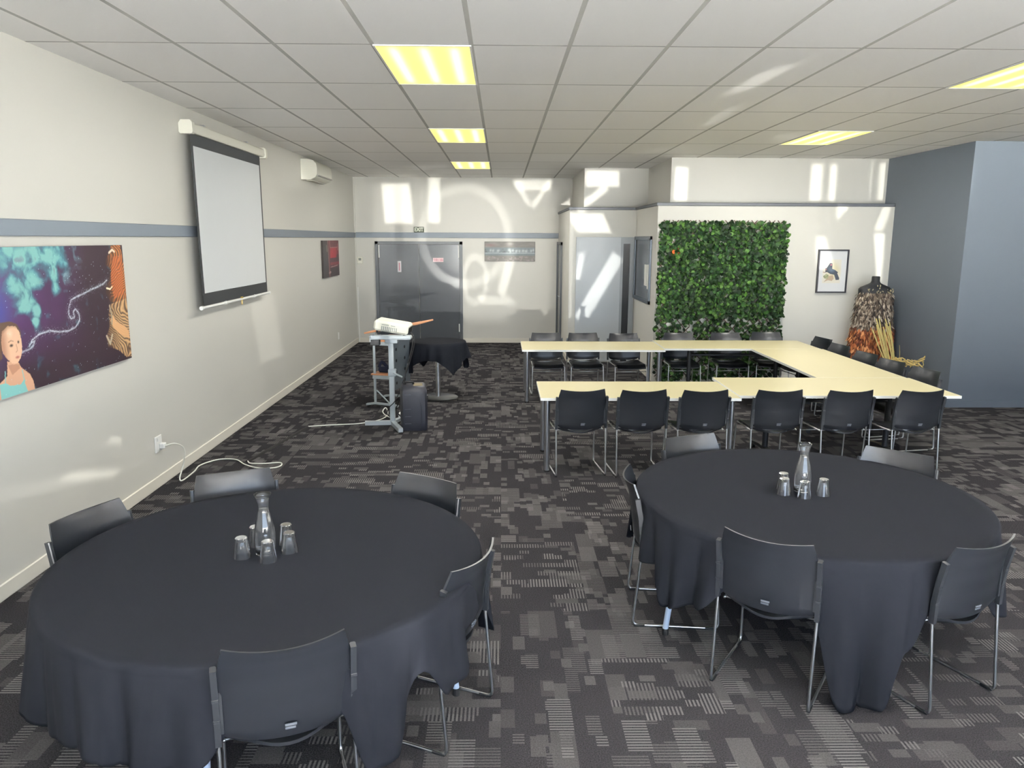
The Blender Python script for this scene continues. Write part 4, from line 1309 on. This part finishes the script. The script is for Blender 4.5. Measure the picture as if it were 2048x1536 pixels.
# ------------------------------------------------------------------ artificial ivy panels
def leaf_verts(c, size, nrm, rot, col, w, cup):
    # five lobed ivy leaf, folded along its midrib
    out = [(0, -.5), (.28, -.42), (.5, -.08), (.3, .02), (.34, .3), (.12, .22), (0, .55), (-.12, .22), (-.34, .3), (-.3, .02), (-.5, -.08), (-.28, -.42)]
    N_ = Vector(nrm).normalized(); T_ = N_.cross(Vector((0, 0, 1)))
    if T_.length < .1: T_ = Vector((1, 0, 0))
    T_.normalize(); B_ = N_.cross(T_)
    ca, sa = cos(rot), sin(rot)
    vs = [Vector(c)]
    for x, y in out:
        X = (x*ca-y*sa)*size; Y = (x*sa+y*ca)*size
        vs.append(Vector(c)+T_*X+B_*Y+N_*(cup*abs(x)*size))
    w.c = col
    w.add(vs, [(0, i, i % 12+1) for i in range(1, 13)])
def ivy(name_label, x0, x1, z0, z1, count, hole, seed):
    r = random.Random(seed)
    t = thing('ivy_trellis', name_label, 'artificial ivy', ((x0+x1)/2, 11.06, z0), 0, 'artificial ivy trellis panels')
    ox, oz = (x0+x1)/2, z0
    w = MB(); step = .125; W = x1-x0; H = z1-z0; k = -H
    while k < W:
        for sg in (1, -1):
            a0 = max(0, -k if sg > 0 else 0)
            # line x = k + s, z = s (or mirrored)
            s0 = max(0, -k); s1 = min(H, W-k)
            if s1-s0 < .05: continue
            p = [(k+s0, s0), (k+s1, s1)]
            if sg < 0: p = [(W-a, b) for a, b in p]
            yy = .012 if sg > 0 else .0
            w.tube([(p[0][0]+x0-ox, yy, p[0][1]), (p[1][0]+x0-ox, yy, p[1][1]+(.03 if p[1][1] > H-.05 else 0))], 0, sect=[(-.006, -.003), (.006, -.003), (.006, .003), (-.006, .003)])
        k += step
    build('lattice', w, m_trellis, t)
    w = MB()
    pal = [(20, 42, 16), (26, 54, 18), (36, 66, 24), (52, 84, 30), (14, 32, 15), (24, 50, 26), (40, 70, 32), (66, 96, 42), (16, 36, 18)]
    n = 0
    while n < count:
        x = r.uniform(-.02, W+.02); z = r.uniform(-.0, H+.01)
        if hole and hole(x+x0, z+z0) > r.random(): continue
        c = r.choice(pal); k_ = r.uniform(.75, 1.2); c = lin([min(255, v*k_) for v in c])
        if r.random() < (.15 if abs(x+x0-2.46) < .09 and abs(z+z0-1.9) < .07 else .0006): c = lin((170, 84, 40))
        nr = (r.gauss(0, .45), -1, r.gauss(.25, .4))
        leaf_verts((x+x0-ox+r.gauss(0, .01), -.012-r.random()**1.3*.075, z), r.uniform(.042, .074), nr, r.uniform(-2.6, 2.6)+pi, c, w, r.uniform(-.3, .45))
        n += 1
    lf = build('ivy_leaves', w, m_leaf, t, kind='stuff')
def hole_top(x, z):
    n = sin(x*23+z*7)*sin(z*19-x*5)
    e = max(0, (z-2.25)/.06)*.45
    return min(.9, max(0, n-.35)*1.1)+e+.3*(max(0, 2.30-x)/.05)*abs(sin(z*31))
ivy('upper artificial ivy panel on lattice fixed to the office wall', 2.265, 4.05, .96, 2.30, 4800, hole_top, 4)
ivy('lower left artificial ivy panel behind the back meeting table', 2.25, 2.74, .03, .95, 330, lambda x, z: max(0, sin(x*31+z*11)*sin(z*23))*.9, 5)
ivy('lower right artificial ivy panel behind the back meeting table', 2.80, 4.05, .03, .95, 900, lambda x, z: max(0, sin(x*27+z*9)*sin(z*29-x*4))*.95, 6)

# ------------------------------------------------------------------ mannequin, feather cloak, flax
MX, MY = 5.255, 10.76
t = thing('mannequin', 'black torso mannequin wearing a feather cloak in the corner', 'mannequin', (MX, MY, 0))
def loft(w, rings, n=28):
    vs = []
    for z, rx, ry, oy in rings:
        for k in range(n):
            a = 2*pi*k/n
            ex = .8
            vs.append((rx*math.copysign(abs(cos(a))**ex, cos(a)), oy+ry*math.copysign(abs(sin(a))**ex, sin(a)), z))
    fs = [tuple(reversed(range(n))), tuple((len(rings)-1)*n+k for k in range(n))]
    for j in range(len(rings)-1):
        for k in range(n):
            fs.append((j*n+k, j*n+(k+1) % n, (j+1)*n+(k+1) % n, (j+1)*n+k))
    return w.add(vs, fs)
w = MB(); loft(w, [(.55, .14, .09, 0), (.8, .15, .10, 0), (1.0, .18, .11, 0), (1.25, .225, .11, 0), (1.385, .228, .105, 0), (1.415, .20, .085, 0), (1.455, .10, .065, 0), (1.475, .062, .058, 0), (1.50, .052, .052, 0), (1.555, .052, .052, 0), (1.565, .045, .045, 0)])
build('torso', w, m_torso, t, smooth=True)
w = MB().lathe([(.018, .02), (.018, .6)], 12); w.lathe([(.0, 0), (.16, 0), (.16, .012), (.03, .03), (0, .03)], 24)
build('stand', w, m_blackmetal, t, smooth=True)
w = MB(); r = random.Random(3)
for k in range(26):
    x = r.uniform(-.16, .21); z = r.uniform(1.31, 1.40) if k > 4 else r.uniform(1.40, 1.47)
    if k <= 4: x = r.uniform(-.05, .03)
    s_ = r.uniform(.008, .02)
    w.prism([(0, -s_), (s_*.5, 0), (0, s_), (-s_*.5, 0)], 0, .003, Matrix.Translation((x, -.112, z)) @ Matrix.Rotation(pi/2, 4, 'X') @ Matrix.Rotation(r.uniform(-1, 1), 4, 'Z'))
build('collar_motif', w, m_gold, t)
ck = thing('feather_cloak', 'feather cloak, grey brown above and rust orange below, on the mannequin', 'cloak', (MX, MY, 0))
def cl_r(z):
    q = max(0, (1.34-z)/.92)
    return .212+.078*q**.8, .12+.06*q
def feathers(name, z0, z1, n, pal, seed, size):
    r = random.Random(seed); w = MB(); w.c = lin(pal[0])
    rings = [(z0-.0, *cl_r(z0), 0), ((z0+z1)/2, *cl_r((z0+z1)/2), 0), (z1, *cl_r(z1), 0)]
    rings = [(z, rx-.012, ry-.012, oy) for z, rx, ry, oy in rings]
    loft(w, rings)
    for k in range(n):
        a = r.uniform(pi*.93, pi*2.07)
        z = r.uniform(z0-.01, z1+.02); rx, ry = cl_r(z)
        sg = lambda v: math.copysign(abs(v)**.8, v)
        p = Vector((rx*sg(cos(a)), ry*sg(sin(a)), z))
        out = Vector((cos(a), sin(a)*1.6, 0)).normalized()
        L_ = r.uniform(.7, 1.3)*size; wd = L_*r.uniform(.13, .22)
        d = (Vector((0, 0, -1))+out*r.uniform(.0, .35)+Vector((r.gauss(0, .3), 0, 0))).normalized()
        sd = d.cross(out).normalized()
        k_ = r.uniform(.75, 1.2); c = lin([min(255, v*k_) for v in r.choice(pal)]); w.c = c
        o_ = out*r.uniform(.002, .02)
        w.add([p+o_, p+o_+d*L_*.45+sd*wd, p+o_+d*L_, p+o_+d*L_*.45-sd*wd, p+o_+d*L_*.5+out*.006], [(0, 1, 4), (1, 2, 4), (2, 3, 4), (3, 0, 4)])
    return build(name, w, m_feather, ck, kind='stuff')
feathers('grey_feathers', .86, 1.33, 1500, [(104, 92, 80), (70, 60, 54), (146, 134, 120), (88, 76, 66), (176, 164, 148), (52, 46, 42)], 1, .075)
feathers('rust_feathers', .40, .86, 1500, [(148, 84, 50), (112, 62, 40), (176, 108, 66), (92, 52, 36), (196, 136, 90)], 2, .085)
# dried flax: a fan of long blades rising from the woven piece
w = MB(); r = random.Random(12)
base = Vector((5.27, 10.12, .46))
for k in range(15):
    left = k < 8
    tip = Vector(((5.06+.02*(k % 8) if left else 5.20+.014*(k-8))+r.gauss(0, .006), 10.30+r.uniform(-.02, .03), (.84 if left else .80)+.22*r.random()))
    b0 = base+Vector((r.uniform(-.03, .035)+(0 if left else .03), r.uniform(-.02, .02), -.14))
    mid = (b0+tip)*.5+Vector((-.012 if left else .02, -.01, 0))
    w.tube(smooth_path([b0, mid, tip], 4), .007, 0, sect=[(-.008, 0), (0, -.0025), (.008, 0), (0, .0025)])
w.tube(smooth_path([(5.34, 10.08, .46), (5.35, 10.10, .56), (5.345, 10.12, .68)], 4), .003, 5)
tag(build('flax_blades', w, m_flax), 'fan of dried yellow flax blades leaning on the feather cloak', 'dried flax')
w = MB(); r = random.Random(4)
def wob(p): return (p[0]+r.gauss(0, .006), p[1]+r.gauss(0, .006), p[2]+r.gauss(0, .006))
for k in range(13):                                     # hanging lower body of the piece
    ph = r.random()*6
    w.tube(smooth_path([wob((5.12+.26*s/8+.015*sin(ph+s), 10.03-.03*sin(s), .06+k*.035+.018*sin(s*1.6+ph))) for s in range(9)], 3), .008, 6)
for k in range(9):
    ph = r.random()*6
    w.tube(smooth_path([wob((5.11+.032*k+.02*sin(ph+s), 10.02-.012*cos(s*2), .03+.06*s)) for s in range(9)], 3), .008, 6)
for k in range(8):                                      # arm reaching right along the wall, forked like a tail
    ph = r.random()*6; dz = (k-3.5)*.016
    w.tube(smooth_path([wob((5.25+.036*s, 10.04-.028*s, .47+dz*(1-.5*sin(s/8*pi))+(.05*((s-5)/3)**2 if s > 5 and k > 3 else 0)+(-.03*((s-5)/3)**2 if s > 5 and k <= 3 else 0)+.012*sin(s*1.9+ph))) for s in range(9)], 3), .0075, 6)
for k in range(8):
    x = 5.27+.034*k; y = 10.02-.026*k
    w.tube([wob((x, y, .41)), wob((x+.02, y-.01, .47)), wob((x+.01, y, .52))], .006, 6)
tag(build('woven_flax_net', w, m_woven, smooth='all'), 'knotted straw coloured flax net standing by the slate blue wall', 'woven net')

print('objects', len(bpy.data.objects))
